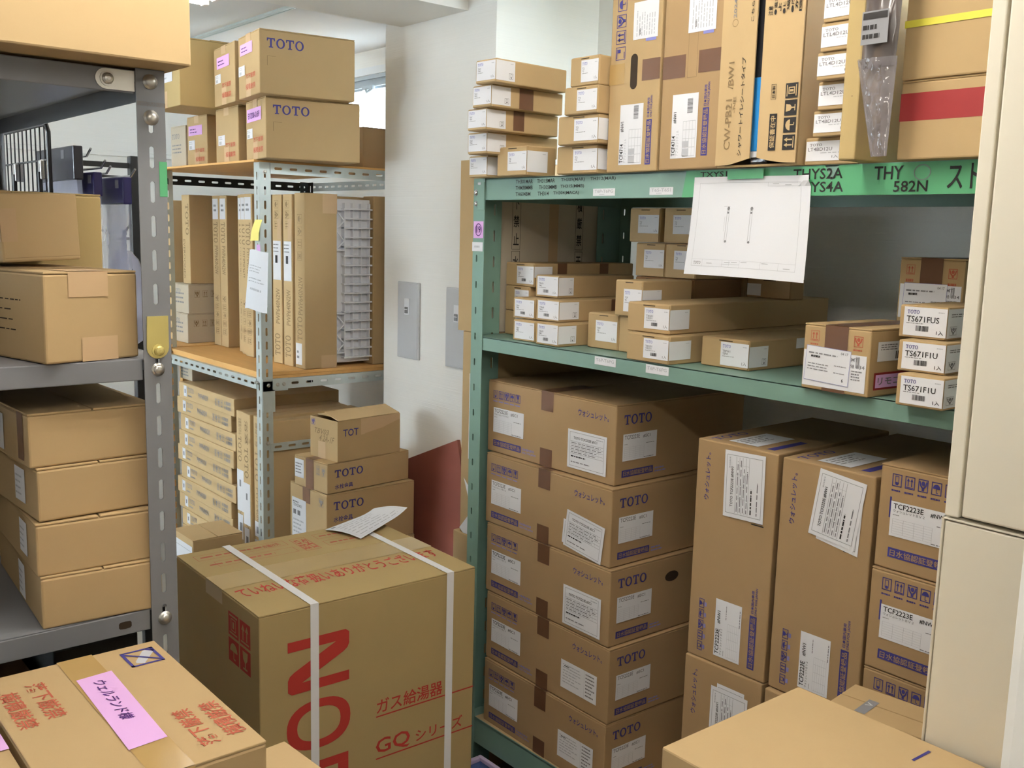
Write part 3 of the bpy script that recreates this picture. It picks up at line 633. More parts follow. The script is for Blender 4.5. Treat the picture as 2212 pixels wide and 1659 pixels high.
# upright printed cartons
def tcf(x, y, w_, m, label, lab, code, nw, bc, grid, bar, jp, tapes, up, hole=None, icons=None):
    c = Carton('upright_carton', label, (x, y, ZT), w_, .45, .53, 0, m, 'plain', 'tall upright cartons on the green top shelf'); F = c.F
    f = c.part('label'); rect(f, F, lab, 'white_label', .0012); E = .0018
    text(f, F, 'TCF4714', code, 'ink_black', 90, E); text(f, F, '#NW1', nw, 'ink_black', 90, E); barcode(f, F, bc, 'ink_grey', E, vert=True)
    a0, b0, a1, b1 = grid
    for k in range(5): rect(f, F, (a0, b0+(b1-b0)*k/4, a1, b0+(b1-b0)*k/4+.0016), 'ink_pale', E)
    for k in range(5): rect(f, F, (a0+(a1-a0)*k/4, b0, a0+(a1-a0)*k/4+.004, b1), 'ink_pale', E)
    rect(f, F, (a0, b0, a0+(a1-a0)*.5, b0+(b1-b0)*.22), 'ink_pale', E); rect(f, F, (a0, b0+.036, a0+(a1-a0)*.5, b0+.06), 'ink_pale', E)
    text(f, F, 'アプリコットＦ１Ａ', (code[2]+.01, code[1], code[2]+.06, code[3]+.02), 'ink_pale', 90, E)
    rect(c.body, F, bar, 'ink_blue'); text(c.body, F, '日水協認証登録品', (bar[0]+.015, bar[1]+.006, bar[2]-.015, bar[3]-.006), m, 90, .001)
    mid = (jp[0]+jp[2])/2; text(c.body, F, '日本国内専用', (jp[0], jp[1], mid-.005, jp[3]-.01), 'ink_blue', 90); text(c.body, F, 'ONLY FOR JAPAN', (mid+.005, jp[1], jp[2], jp[3]), 'ink_blue', 90)
    for q, mm in tapes: t_ = c.part('tape'); rect(t_, F, q, mm, .0009)
    f = c.part('waybill'); rect(f, F, up, 'white_label', .0014); g = F.sub(up, 90); fine(f, g, (.08, .1, .9, .9), 8, 'ink_pale', .002, .3, 4); fine(f, g, (.12, .66, .3, .74), 1, 'ink_grey', .0024, .8)
    rect(f, F, (up[0]+.25, up[1]-.012, up[2]-.03, up[1]), 'ink_blue_pale', .0011)
    if hole: rg = c.part('hand_hole'); a0, b0, a1, b1 = hole; ra = (a1-a0)/2; rb = ra*w_/.53; poly(rg, F, circ((a0+a1)/2, b1-rb, ra, rb, 0, 180, 10)+circ((a0+a1)/2, b0+rb, ra, rb, 180, 360, 10), 'slit', .0006)
    for q, k in icons or (): icon(c.body, F, q, k, 'ink_blue', rot=90)
    return c
c = tcf(-1.535, 1.693, .155, 'kraft', 'tall upright carton with an oval hand hole on the green top shelf', (.256, .03, .716, .284), (.271, .038, .345, .119), (.277, .17, .345, .213), (.532, .222, .625, .278), (.451, .038, .692, .177), (.781, .028, .885, .215), (.786, .224, .891, .313), [((.657, .376, 1, .463), 'tape_brown'), ((0, .373, .307, .459), 'tape_clear')], (.453, .548, .932, .70), (.424, .346, .562, .492), [((.112, .475, .305, .529), 'half'), ((.111, .541, .303, .597), 'up'), ((.11, .609, .301, .663), 'care'), ((.121, .677, .302, .73), 'umbrella')]); c.done()
c = tcf(-1.357, 1.685, .163, 'kraft_brown', 'tall upright darker brown carton with two brown tape patches on the green top shelf', (.208, .045, .647, .299), (.221, .054, .285, .135), (.24, .185, .292, .229), (.47, .222, .56, .28), (.41, .052, .62, .19), (.722, .051, .826, .238), (.733, .244, .836, .335), [((.006, .365, .397, .454), 'tape_brown'), ((.616, .375, 1, .461), 'tape_brown')], (.419, .533, .87, .70)); outline(c.body, c.F, (.43, .36, .59, .56), 'ink_brown', .0012); c.done()
# carton with two front flaps not quite meeting
c = Carton('upright_carton', 'upright carton with two loose front flaps and pictogram squares on the green top shelf', (-1.162, 1.686, ZT), .195, .45, .53, 0, 'kraft_light', 'none', 'tall upright cartons on the green top shelf')
hw, hd = .0975, .225
for q in ((-hw, -hd, 0, hw, hd, .004), (-hw, -hd, .526, hw, hd, .53), (-hw, -hd, .004, -hw+.004, hd, .526), (hw-.004, -hd, .004, hw, hd, .526), (-hw, hd-.004, .004, hw, hd, .526)): c.body.box(*q, 'kraft')
def flap(x0, x1, bow, zsl):
    f = c.part('front_flap'); n = 8; vs = []
    for k in (0, .003):
        for i in range(n+1):
            a = i/n; x = x0+(x1-x0)*a; yy = -hd-.0045-k-bow*(a if bow > 0 else 1-a)**2*abs(1) if False else -hd-.0045-k-abs(bow)*((a if bow > 0 else 1-a)**2)
            zb = .004+zsl(a); vs += [(x, yy, zb), (x, yy, .527)]
    m_ = 2*(n+1); fs = []
    for i in range(n): o = 2*i; fs += [(o, o+1, o+3, o+2), (m_+o, m_+o+2, m_+o+3, m_+o+1), (o, o+2, m_+o+2, m_+o), (o+1, m_+o+1, m_+o+3, o+3)]
    fs += [(0, m_, m_+1, 1), (2*n, 2*n+1, m_+2*n+1, m_+2*n)]; f.add(vs, fs, 'kraft_light'); return f
fl = flap(-hw, -.0055, .008, lambda a: .018*max(0, a-.35)); fr_ = flap(.012, hw, -.008, lambda a: .012*(1-a)*(1-a)-.0)
Fq = Fr((-hw, -hd-.0135, 0), (.195, 0, 0), (0, 0, .53), (0, -1, 0)); E = .0022
def bowed(u0, u1, x0, x1, bow):   # local frame for prints spanning u0..u1 following the bow
    def y(u): a = ((-hw+.195*u)-x0)/(x1-x0); return -hd-.0079-abs(bow)*((a if bow > 0 else 1-a)**2)
    A, Bv = Vector((-hw+.195*u0, y(u0), 0)), Vector((-hw+.195*u1, y(u1), 0)); d_ = Bv-A; nrm = Vector((d_.y, -d_.x, 0)).normalized()
    return Fr(A, d_, (0, 0, .53), nrm)
LF = lambda q: bowed(q[0], q[2], -hw, -.0055, .008); RF = lambda q: bowed(q[0], q[2], .012, hw, -.008)
def T_(mb, FN, s, q, m='ink_black', rot=90): text(mb, FN(q), s, (0, q[1], 1, q[3]), m, rot, .0008)
T_(fl, LF, 'CW-PB21', (.107, .065, .192, .256), 'ink_brown'); T_(fl, LF, '/BW1', (.121, .293, .194, .395), 'ink_brown'); T_(fl, LF, '-NE', (.205, .203, .24, .263), 'ink_brown')
T_(fl, LF, 'シャワートイレシートタイプ', (.296, .04, .355, .406)); T_(fl, LF, '2024年', (.14, .556, .19, .66), 'ink_grey'); T_(fl, LF, 'こちらの面', (.39, .53, .43, .66))
o1 = circ(.5, .5, .5, .5); i1 = circ(.5, .5, .43, .43); q = (.136, .523, .215, .552); gg = LF(q)
for k in range(16): poly(fl, gg, [(o1[k][0], q[1]+.029*o1[k][1]), (o1[(k+1) % 16][0], q[1]+.029*o1[(k+1) % 16][1]), (i1[(k+1) % 16][0], q[1]+.029*i1[(k+1) % 16][1]), (i1[k][0], q[1]+.029*i1[k][1])], 'ink_brown', .0006)
q = (.684, .054, .766, .187); gg = RF(q); rect(fr_, gg, (0, q[1], 1, q[3]), 'ink_black', .0008); text(fr_, gg, '保証書在中', (.15, q[1]+.008, .85, q[3]-.008), 'kraft_light', 90, .0013)
q = (.685, .238, .74, .293); gg = RF(q); outline(fr_, gg, (0, q[1], 1, q[3]), 'ink_black', .0006, .0008); text(fr_, gg, '日本製', (.2, q[1]+.006, .8, q[3]-.006), 'ink_black', 90, .0008)
for i, (v0, v1, k) in enumerate(((.054, .108, 'up'), (.116, .17, 'umbrella'), (.177, .232, 'glass'), (.239, .292, 'stack'))):
    q = (.845, v0, .985, v1); gg = RF(q); icon(fr_, gg, (0, v0, 1, v1), k, 'kraft_light', 'ink_black', 90, .0008)
T_(fr_, RF, '注意', (.6, .54, .65, .573))
for i, s in enumerate(('●温水洗浄', '　ように', '●ヒューズ', '　場所に', '●廃棄等', '　放置', '　図に')): T_(fr_, RF, s, (.66+i*.046, .54+.01*(i % 2), .694+i*.046, .66))
c.done()
t = thing('plastic_wrapped_part', 'shiny black and blue film-wrapped part showing between two loose carton flaps', 'wrapped part', (-1.2565, 1.69, ZT+.004))
b = MB(); b.box(-1.278, 1.6885, ZT+.005, -1.236, 1.95, ZT+.50, 'film_black', .004); wb(b, 'black_film', t)
b = MB(); b.box(-1.2785, 1.687, ZT+.03, -1.2355, 1.75, ZT+.175, 'film_blue', .002); b.box(-1.2787, 1.6868, ZT+.018, -1.2353, 1.75, ZT+.03, 'white_label', .001); wb(b, 'blue_band', t)
# LTL stack, thin tall carton, bag, banded cartons
for i, (xf, y, z, h, x1) in enumerate([(-1.159, 1.705, ZT, .051, -1.041), (-1.131, 1.684, 1.851, .047, -1.041), (-1.117, 1.673, 1.898, .051, -1.041), (-1.109, 1.651, 1.949, .049, -1.042), (-1.10, 1.644, 1.998, .05, -1.042), (-1.095, 1.64, 2.048, .05, -1.042), (-1.095, 1.65, 2.098, .05, -1.042)]):
    nm = ['bottom', 'second from bottom', 'third from bottom', 'fourth from bottom', 'fifth from bottom', 'topmost visible', 'hidden topmost'][i]
    if i == 6: continue
    c = Carton(CB, nm+' small labelled carton in the stack left of the thin tall carton', (x1, y, z), x1-xf, .4, h, 0, 'kraft', 'plain', 'small labelled cartons stacked beside the thin tall carton')
    k = .118/(x1-xf); f = c.part('label'); q = (.03, .14, 1, .87); rect(f, c.F, q, 'white_label', .0012); g = c.F.sub(q); E = .0017
    text(f, g, 'TOTO', (.07*k, .74, .3*k, .88), 'ink_grey', e=E); text(f, g, 'LT4BD12U' if i < 2 else 'LTL4D12U', (.04*k, .5, .5*k, .68), 'ink_grey', e=E); fine(f, g, (.28*k, .36, .95, .44), 1, 'ink_pale', E)
    text(f, g, '1入', (.5*k, .12, .62*k, .28), 'ink_grey', e=E); fine(f, g, (.7*k, .78, .99, .86), 1, 'ink_pale', E)
    c.done()
c = Carton('upright_carton', 'thin tall plain carton standing beside the black plastic bag on the green top shelf', (-1.004, 1.629, ZT), .033, .45, .53, 0, 'kraft_olive', 'plain', 'tall upright cartons on the green top shelf'); fine(c.body, c.F, (.55, .205, .65, .215), 1, 'ink_brown'); c.done()
t = thing('plastic_bag', 'crinkled black and clear plastic bag hanging between the thin carton and red-banded carton', 'plastic bag', (-.97, 1.62, ZT))
def bagpart(name, m, z0, z1, xl, xr, dep, seed):
    b = MB(); nx, nz = 10, 16; rg = random.Random(seed); vs = []
    for s in (-1, 1):
        for j in range(nz+1):
            for i in range(nx+1):
                a, q = i/nx, j/nz; x0, x1 = xl(q), xr(q)
                vs.append((x0+(x1-x0)*a, 1.622+s*dep*(math.sin(math.pi*a)**.6)*(.35+.65*q)+rg.uniform(-.004, .004)*(1 if 0 < i < nx else 0), z0+(z1-z0)*q))
    k = nx+1; n2 = k*(nz+1)
    b.add(vs, [(s*n2+j*k+i, s*n2+j*k+i+1, s*n2+(j+1)*k+i+1, s*n2+(j+1)*k+i) for s in (0, 1) for j in range(nz) for i in range(nx)]+[(j*k, (j+1)*k, n2+(j+1)*k, n2+j*k) for j in range(nz)]+[(j*k+nx, (j+1)*k+nx, n2+(j+1)*k+nx, n2+j*k+nx) for j in range(nz)], m)
    return wb(b, name, t, smooth=True)
bagpart('film_skirt', 'film_grey', 1.803, 1.97, lambda q: -.968-.04*q, lambda q: -.938+.006*q, .012, 4)
bagpart('black_pouch', 'film_smoke', 1.955, 2.3, lambda q: -1.000, lambda q: -.936+.004*math.sin(5*q), .02, 9)
b = MB(); fr = Fr((-.99, 1.5985, 1.99), (.05, 0, 0), (0, 0, .055), (0, -1, 0)); rect(b, fr, (0, 0, 1, 1), 'ink_grey', .0); rect(b, fr, (.05, .75, .95, .95), 'ink_black', .0006); fine(b, fr, (.06, .1, .9, .65), 2, 'ink_black', .0006, .5); wb(b, 'label', t)
t = None
c = Carton(CB, 'large carton with a wide red band at the right end of the green top shelf', (-.646, 1.676, ZT), .304, .45, .135, 0, 'kraft', 'rsc'); rect(c.body, c.F, (0, .49, 1, .84), 'red_band'); c.done()
c = Carton(CB, 'large carton with a yellow strap on top of the red-banded carton', (-.646, 1.672, 1.9355), .304, .45, .2, 0, 'kraft', 'rsc')
f = c.part('strap'); rect(f, c.F, (-.003, .44, 1, .5), 'yellow_band', .0015); c.done()

# ================================================================== MIDDLE SHELF OF GREEN RACK
GA = 'deep cartons at the back left of the green middle shelf'
for i, (x, y, z, w_, dd, h) in enumerate([(-2.085, 1.819, ZM, .118, .4, .069), (-2.1, 1.819, 1.436, .103, .4, .071), (-2.081, 1.819, 1.507, .122, .397, .066)]):
    c = Carton(CB, ['bottom', 'middle', 'top'][i]+' carton of the back left stack, green middle shelf'+(', two brown tapes on side' if i == 2 else ''), (x, y, z), w_, dd, h, 0, 'kraft', 'tuck', GA)
    sticker(c, (.41, .12, 1, .86), (0, .4, .17, .86) if i == 2 else None, 'T82', 'TQ', icons=False, seed=i)
    if i == 2: c.tape([('R', (.22, 0, .31, 1))]); c.tape([('R', (.64, 0, .73, 1))])
    c.done()
for i, (x, y, z, h) in enumerate([(-1.979, 1.737, ZM, .056), (-2.009, 1.761, 1.424, .057)]):
    c = Carton(CB, ['lower', 'upper'][i]+' carton of the leftmost front pair on the green middle shelf', (x, y, z), .089, .2 if i else .055, h, .2, 'kraft', 'tuck', 'front left pair of cartons on the green middle shelf')
    sticker(c, (.1, .1, 1, .92), None, 'TBV', 'TMS', bar=i == 1, seed=i); c.done()
for i, (x, y, z, w_, dd, h, yaw) in enumerate([(-1.87, 1.722, ZM, .087, .3, .058, .3), (-1.911, 1.761, 1.4255, .092, .37, .057, -.2), (-1.978, 1.817, 1.483, .092, .299, .06, .8)]):
    c = Carton(CB, ['bottom', 'middle', 'top'][i]+' carton of the three front ones with labels wrapping the corner, green middle shelf', (x, y, z), w_, dd, h, yaw, 'kraft', 'tuck', 'three front cartons on the green middle shelf')
    sticker(c, (.1, .1, 1, .95), (0, .12, .213 if i == 0 else .19, .92), 'TBV0', 'TMG', seed=i)
    if i == 1: c.tape([('R', (.52, 0, .66, 1))])
    c.done()
c = Carton(CB, 'square carton standing left of the two long stacked cartons on the green middle shelf', (-1.734, 1.802, ZM), .11, .17, .091, .2, 'kraft', 'tuck', 'square cartons on the green middle shelf'); sticker(c, (.28, .22, .97, .8), None, 'TBY', 'TB', bar=False); c.done()
c = Carton(CB, 'square carton squeezed behind the two long stacked cartons on the green middle shelf', (-1.642, 1.80, ZM), .088, .17, .091, 0, 'kraft', 'tuck', 'square cartons on the green middle shelf'); c.done()
c = Carton(CB, 'carton with half covered label resting on the square cartons of the green middle shelf', (-1.646, 1.788, 1.4585), .09, .187, .089, .6, 'kraft', 'tuck', 'square cartons on the green middle shelf'); sticker(c, (.34, .14, 1, .76), (.0, .48, .376, .75), 'TQP', 'TB', bar=False, icons=False); c.done()
GL = 'long cartons on the green middle shelf'
c = Carton(CB, 'lower of the two long stacked cartons on the green middle shelf', (-1.483, 1.707, ZM), .132, .6, .065, -.5, 'kraft', 'tuck', GL); sticker(c, (.42, .15, 1, .86), (0, .16, .125, .82), 'TBG01', 'T8201', icons=False); c.done()
c = Carton(CB, 'upper of the two long stacked cartons on the green middle shelf', (-1.506, 1.731, 1.4325), .128, .68, .069, 2, 'kraft', 'tuck', GL); sticker(c, (.42, .15, 1, .85), (0, .16, .105, .82), 'TBG01', 'T8201', icons=False); c.done()
c = Carton(CB, 'single low carton right of the two long cartons on the green middle shelf', (-1.323, 1.788, ZM), .133, .35, .067, .1, 'kraft', 'tuck', GL); sticker(c, (.427, .1, 1, .88), (0, .11, .197, .8), 'TBPW1', 'TBPW', bar=False)
f = c.part('label'); rect(f, c.R, (.5, .62, .75, .97), 'white_label', .0012); c.done()
GI = 'square cartons stacked at the back of the green middle shelf'
for x, y, z, l, lab in ((-1.775, 2.01, ZM, 'left', 0), (-1.672, 2.01, ZM, 'right', 0)):
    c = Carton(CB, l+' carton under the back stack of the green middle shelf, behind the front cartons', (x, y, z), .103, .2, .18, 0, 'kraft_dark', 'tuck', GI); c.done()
for x, y, z, l in ((-1.775, 2.01, 1.548, 'lower left'), (-1.669, 2.01, 1.548, 'lower right'), (-1.781, 1.99, 1.6395, 'upper left'), (-1.667, 2.0, 1.6395, 'upper right')):
    c = Carton(CB, l+' carton of the four piled at the back beside the hanging drawing sheet', (x, y, z), .105 if 'lower' in l else .108, .2, .09, 0, 'kraft', 'tuck', GI); sticker(c, (.3, .26, .98, .8), None, 'TQ', 'TP', bar=False, icons=False); c.done()
for x0, x1, y, zz, l, q in ((-1.81, -1.667, 2.22, ZM, 'left', (.02, .6, .42, .9)), (-1.648, -1.51, 2.2, 1.502, 'right', (.02, .1, .34, .7))):
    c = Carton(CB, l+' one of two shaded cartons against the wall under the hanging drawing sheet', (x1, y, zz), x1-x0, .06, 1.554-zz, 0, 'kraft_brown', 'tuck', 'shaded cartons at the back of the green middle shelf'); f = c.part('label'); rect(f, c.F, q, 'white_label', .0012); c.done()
def care_carton(label, N, w_, dd, h, yaw, full):
    c = Carton(CB, label, N, w_, dd, h, yaw, 'kraft', 'rsc', 'taped cartons with red pictograms on the green middle shelf', seam='y')
    v0, v1 = (.74, .9) if full else (.865, .943)
    icon(c.body, c.F, (.109, v0, .241, v1), 'up', 'ink_redpale', e=.0004, t=.0009); fine(c.body, c.F, (.11, v0-.07, .24, v0-.02), 1, 'ink_redpale')
    icon(c.body, c.F, (.762, v0-.02, .894, v1-.02), 'care', 'ink_redpale', e=.0004, t=.0012); fine(c.body, c.F, (.76, v0-.09, .9, v0-.04), 1, 'ink_redpale')
    c.tape([('F', (.33, 0, .675, 1)), ('T', (.33, 0, .675, 1))])
    f = c.part('label'); q = (.02, .05, .965, .6) if full else (.03, .52, .975, .79); rect(f, c.F, q, 'white_label', .0012); g = c.F.sub(q)
    text(f, g, 'MT', (.77, .82, .87, .92), 'ink_grey', e=.0017); text(f, g, '98', (.76, .64, .82, .74), 'ink_grey', e=.0017); text(f, g, '134', (.86, .64, .98, .74), 'ink_grey', e=.0017)
    barcode(f, g, (.84, .66, .9, .96), 'ink_grey', .0017, 8); fine(f, g, (.78, .3, .96, .6), 4, 'ink_grey', .0017)
    f = c.part('waybill'); q = [(.07, .673), (.755, .649), (.724, .113), (.049, .141)] if full else [(.1, .8), (.77, .78), (.76, .5), (.09, .5)]
    g = c.F.sub(q); rect(f, g, (0, 0, 1, 1), 'white_label', .0022); outline(f, g, (0, 0, 1, 1), 'ink_blue_pale', .0006, .0027)
    text(f, g, '04 17', (.78, .86, .94, .93), 'ink_grey', e=.0028); fine(f, g, (.06, .76, .75, .84), 1, 'ink_grey', .0028); fine(f, g, (.12, .66, .34, .74), 1, 'ink_black', .0028, .7)
    fine(f, g, (.06, .3, .6, .54), 3, 'ink_grey', .0028, .3); fine(f, g, (.66, .5, .95, .56), 1, 'ink_grey', .0028, .4); fine(f, g, (.66, .3, .92, .36), 1, 'ink_grey', .0028, .4); text(f, g, '6', (.85, .1, .89, .2), 'ink_black', e=.0028)
    if full:
        f = c.part('side_label'); rect(f, c.R, (.09, .52, .55, .81), 'white_label', .0012); fine(f, c.R.sub((.09, .52, .55, .81)), (.08, .55, .6, .9), 3, 'ink_grey', .0018); barcode(f, c.R.sub((.09, .52, .55, .81)), (.5, .1, .9, .5), 'ink_black', .0018, 10)
        f = c.part('red_label'); q = (.067, .1, .6, .356); rect(f, c.R, q, 'red_band', .0012); rect(f, c.R, (.085, .13, .58, .325), 'pink', .0017); text(f, c.R, 'リモコン', (.11, .17, .5, .28), 'ink_grey', e=.0022)
    c.done()
care_carton('taped carton with shipping labels at the front right of the green middle shelf', (-.977, 1.688, ZM), .15, .25, .128, -3.8, True)
care_carton('taped carton with red pictograms standing at the back right of the green middle shelf', (-.945, 1.962, ZM), .138, .25, .259, 0, False)
for i, (x, y, z, w_, h, yaw, code, l) in enumerate([(-.821, 1.667, ZM, .088, .057, .8, 'TS671F1U', 'bottom'), (-.842, 1.705, 1.424, .09, .057, .7, 'TS671F1U', 'middle'), (-.866, 1.748, 1.481, .092, .061, .7, 'TS671FUS', 'top')]):
    c = Carton(CB, l+' carton of the three white-labelled ones at the right end of the green middle shelf', (x, y, z), w_, .2, h, yaw, 'kraft', 'tuck', 'white-labelled cartons at the right end of the green middle shelf')
    f = sticker(c, (.11, .09, 1, .95), None, code, icons=False, big=True)
    rect(f, c.R, (0, .08, .6, .95), 'white_label', .0012); g = c.R.sub((0, .08, .6, .95)); fine(f, g, (.1, .7, .8, .85), 2, 'ink_grey', .0018); icon(f, g, (.08, .1, .3, .4), 'care', 'ink_grey', e=.0017, t=.0006); c.done()

# ================================================================== BOTTOM SHELF OF GREEN RACK
GR = 'wide printed cartons stacked at the left of the green bottom shelf'
DIRT = [(0, 0)]
for i, (x, y, z, w_, h, yaw) in enumerate([(-1.635, 1.713, ZB, .505, .1915, -1), (-1.634, 1.716, .430, .51, .199, -1.4), (-1.645, 1.719, .6305, .51, .201, -1.4), (-1.658, 1.727, .833, .507, .202, -.7), (-1.676, 1.749, 1.0365, .507, .205, 0)]):
    nm = ['bottom', 'second from bottom', 'middle', 'second from top', 'top'][i]
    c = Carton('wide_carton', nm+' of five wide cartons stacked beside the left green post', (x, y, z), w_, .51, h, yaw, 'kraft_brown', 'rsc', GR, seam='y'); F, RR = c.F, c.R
    for k, ic in enumerate(('drop', 'up', 'care', 'umbrella', 'half')): icon(c.body, F, (.046+k*.048, .755, .086+k*.048, .865), ic if k < 4 else 'glass', 'ink_blue', t=.0016); fine(c.body, F, (.046+k*.048, .7, .086+k*.048, .735), 1, 'ink_blue_pale')
    washlet_label(c, F, (.052, .285, .312, .63), 0, 'TCF2223E', '#SC1', 'ウォシュレットＢＶ２', pale=i >= 3)
    rect(c.body, F, (.053, .088, .292, .178), 'ink_blue'); text(c.body, F, '日水協認証登録品', (.062, .1, .283, .166), 'kraft_brown', e=.001)
    text(c.body, F, '日本国内専用', (.303, .13, .4, .165), 'ink_blue_pale'); text(c.body, F, 'ONLY FOR JAPAN', (.303, .08, .415, .115), 'ink_blue_pale')
    text(c.body, F, 'ウォシュレット。', (.732, .775, .95, .865), 'ink_blue')
    if i == 4: waybill(c, F, (.665, .09, .945, .585), 0, 'TOTO TCF2223E #SC1')
    elif i == 3: waybill(c, F, [(.66, .44), (.9, .36), (.885, .02), (.65, .12)], 0, '', .0014, 'under_slip'); waybill(c, F, [(.688, .581), (.968, .483), (.941, .004), (.664, .093)], 0, 'TOTO TCF2223E #SC1', .003)
    elif i == 2: waybill(c, F, (.665, .06, .945, .59), 0, 'TOTO TCF2223E #SC1')
    else:
        q = (.65, .18, .92, .57); f = c.part('waybill'); g = F.sub(q); rect(f, g, (0, 0, 1, 1), 'white_label', .0012); fine(f, g, (.06, .2, .6, .92), 7, 'ink_pale', .0018, .3); fine(f, g, (.1, .78, .25, .84), 1, 'ink_black', .0018, .6); fine(f, g, (.7, .1, .96, .95), 7, 'ink_grey', .0018, .4); rect(f, g, (.66, 0, .664, 1), 'ink_pale', .0018)
    c.tape([('F', (.45, .74 if i else .7, .545, 1)), ('T', (.45, 0, .545, .3))]); c.tape([('F', (.45, 0, .545, .24))])
    text(c.body, RR, 'TOTO', (.054, .745, .251, .87), 'ink_blue'); rect(c.body, RR, (.05, .09, .277, .18), 'ink_blue'); text(c.body, RR, '日水協認証登録品', (.06, .105, .268, .167), 'kraft_brown', e=.001); fine(c.body, RR, (.29, .08, .4, .16), 2, 'ink_blue_pale')
    washlet_label(c, RR, (.05, .294, .294, .63), 0, 'TCF2223E', '#SC1', '', pale=True)
    if i == 2: hh = c.part('hand_hole'); poly(hh, RR, circ(.44, .72, .05, .07, 0, 360, 16), 'slit', .0006)
    c.done()
GU = 'printed cartons standing on end on the green bottom shelf'
def upright(label, N, h, yaw, wq, lq, top, second=None, mk=True):
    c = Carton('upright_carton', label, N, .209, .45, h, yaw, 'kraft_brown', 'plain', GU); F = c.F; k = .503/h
    text(c.body, F, 'ウォシュレット。', (.115, 1-(1-.733)*k, .18, 1-(1-.946)*k), 'ink_blue', 90)
    if second: waybill(c, F, second, 90, '', .0014, 'under_slip')
    waybill(c, F, wq, 90, 'TOTO TCF2223E #NW1', .0028)
    if mk: rect(c.body, F, (.73, .676, .88, .681), 'ink_black'); rect(c.body, F, (.78, .686, .86, .690), 'ink_blue')
    if lq:
        for i_, ic in enumerate(('drop', 'up', 'care', 'umbrella', 'glass')): icon(c.body, F, (.134, .035+i_*.05, .2, .077+i_*.05), ic, 'ink_blue', rot=90, t=.0014); fine(c.body, F, (.205, .035+i_*.05, .235, .077+i_*.05), 1, 'ink_blue_pale')
        washlet_label(c, F, lq, 90, 'TCF2223E', '#NW1', 'ウォシュレットＢＶ２')
        rect(c.body, F, (.785, .04, .87, .28), 'ink_blue'); text(c.body, F, '日水協認証登録品', (.798, .048, .857, .272), 'kraft_brown', 90, .001); text(c.body, F, '日本国内専用', (.795, .29, .828, .39), 'ink_blue', 90); text(c.body, F, 'ONLY FOR JAPAN', (.84, .285, .872, .405), 'ink_blue', 90)
    if top:
        text(c.body, c.T, 'TOTO', (.09, .04, .2, .3), 'ink_blue', 90); f = c.part('top_label'); g = c.T.sub((.3, .06, .66, .37), 90); rect(f, g, (0, 0, 1, 1), 'white_label', .0012); fine(f, g, (.06, .3, .9, .9), 4, 'ink_grey', .0018, .3)
        rect(c.body, c.T, (.77, .06, .86, .34), 'ink_blue')
    c.done()
upright('left printed carton standing on end beside the stack of wide cartons', (-1.182, 1.72, .712), .503, 1, [(.364, .969), (.862, .982), (.875, .69), (.38, .684)], (.355, .04, .688, .303), True)
upright('right printed carton standing on end, its delivery slip stuck crooked', (-.962, 1.72, .713), .5, 0, [(.427, .975), (.926, .965), (.84, .69), (.347, .715)], (.345, .053, .677, .296), True, [(.45, .96), (.9, .95), (.88, .67), (.43, .7)])
upright('printed carton standing on end under the left upright one', (-1.182, 1.715, ZB), .474, 1, [(.38, .94), (.85, .90), (.85, .6), (.38, .6)], None, False, [(.45, .97), (.8, .92), (.8, .65), (.45, .65)], False)
upright('printed carton standing on end under the right upright one', (-.962, 1.71, ZB), .474, 0, [(.38, .9), (.85, .88), (.85, .6), (.38, .6)], None, False, None, False)
GV = 'wide printed cartons stacked behind the cream cabinets'
for i in range(5):
    z = ZB+i*.2015
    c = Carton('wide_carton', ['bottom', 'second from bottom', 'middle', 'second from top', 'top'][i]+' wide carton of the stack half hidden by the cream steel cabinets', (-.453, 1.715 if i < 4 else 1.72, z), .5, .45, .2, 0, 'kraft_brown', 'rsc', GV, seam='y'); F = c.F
    for k, ic in enumerate(('drop', 'up', 'care', 'umbrella', 'glass')): icon(c.body, F, (.048+k*.051, .806, .086+k*.051, .926), ic, 'ink_blue', t=.0016); fine(c.body, F, (.048+k*.051, .75, .086+k*.051, .785), 1, 'ink_blue')
    rect(c.body, F, (.045, .5, .052, .7), 'ink_blue', .0005); washlet_label(c, F, (.052, .33, .32, .665), 0, 'TCF2223E', '#NW1', 'ウォシュレットＢＶ２')
    rect(c.body, F, (.053, .12, .3, .215), 'ink_blue'); text(c.body, F, '日水協認証登録品', (.062, .135, .292, .2), 'kraft_brown', e=.001); c.tape([('F', (.46, .7, .56, 1)), ('T', (.46, 0, .56, .3))]); c.done()

# ================================================================== GAP BETWEEN PILLAR AND GREEN RACK
c = Carton('tall_carton', 'tall pale carton standing on end between the white pillar and the green rack', (-2.232, 1.758, 1.368), .112, .53, .489, 0, 'kraft_grey', 'plain', 'cartons piled between pillar and green rack')
rr_ = c.R
f = c.part('tape'); rect(f, rr_, (.465, 0, .535, 1), 'tape_kraft', .0009); rect(f, c.T, (0, .465, 1, .535), 'tape_kraft', .0009)
for u, s1, s2 in ((.225, '落下禁止', '水濡禁止'), (.70, '上積厳禁', '天地無用')):
    for (v1, s) in ((.93, s1), (.48, s2)):
        outline(c.body, rr_, (u-.03, v1-.44, u+.03, v1), 'ink_black', .0012)
        for k, ch in enumerate(s): text(c.body, rr_, ch, (u-.02, v1-.1-.105*k, u+.02, v1-.03-.105*k), 'ink_black')
rect(c.body, c.F, (0, 0, 1, 1), 'kraft', .0004); c.done()
c = Carton('tall_carton', 'tall carton with a long white label standing just left of the green post', (-2.232, 1.758, .758), .088, .53, .609, 0, 'kraft', 'plain', 'cartons piled between pillar and green rack')
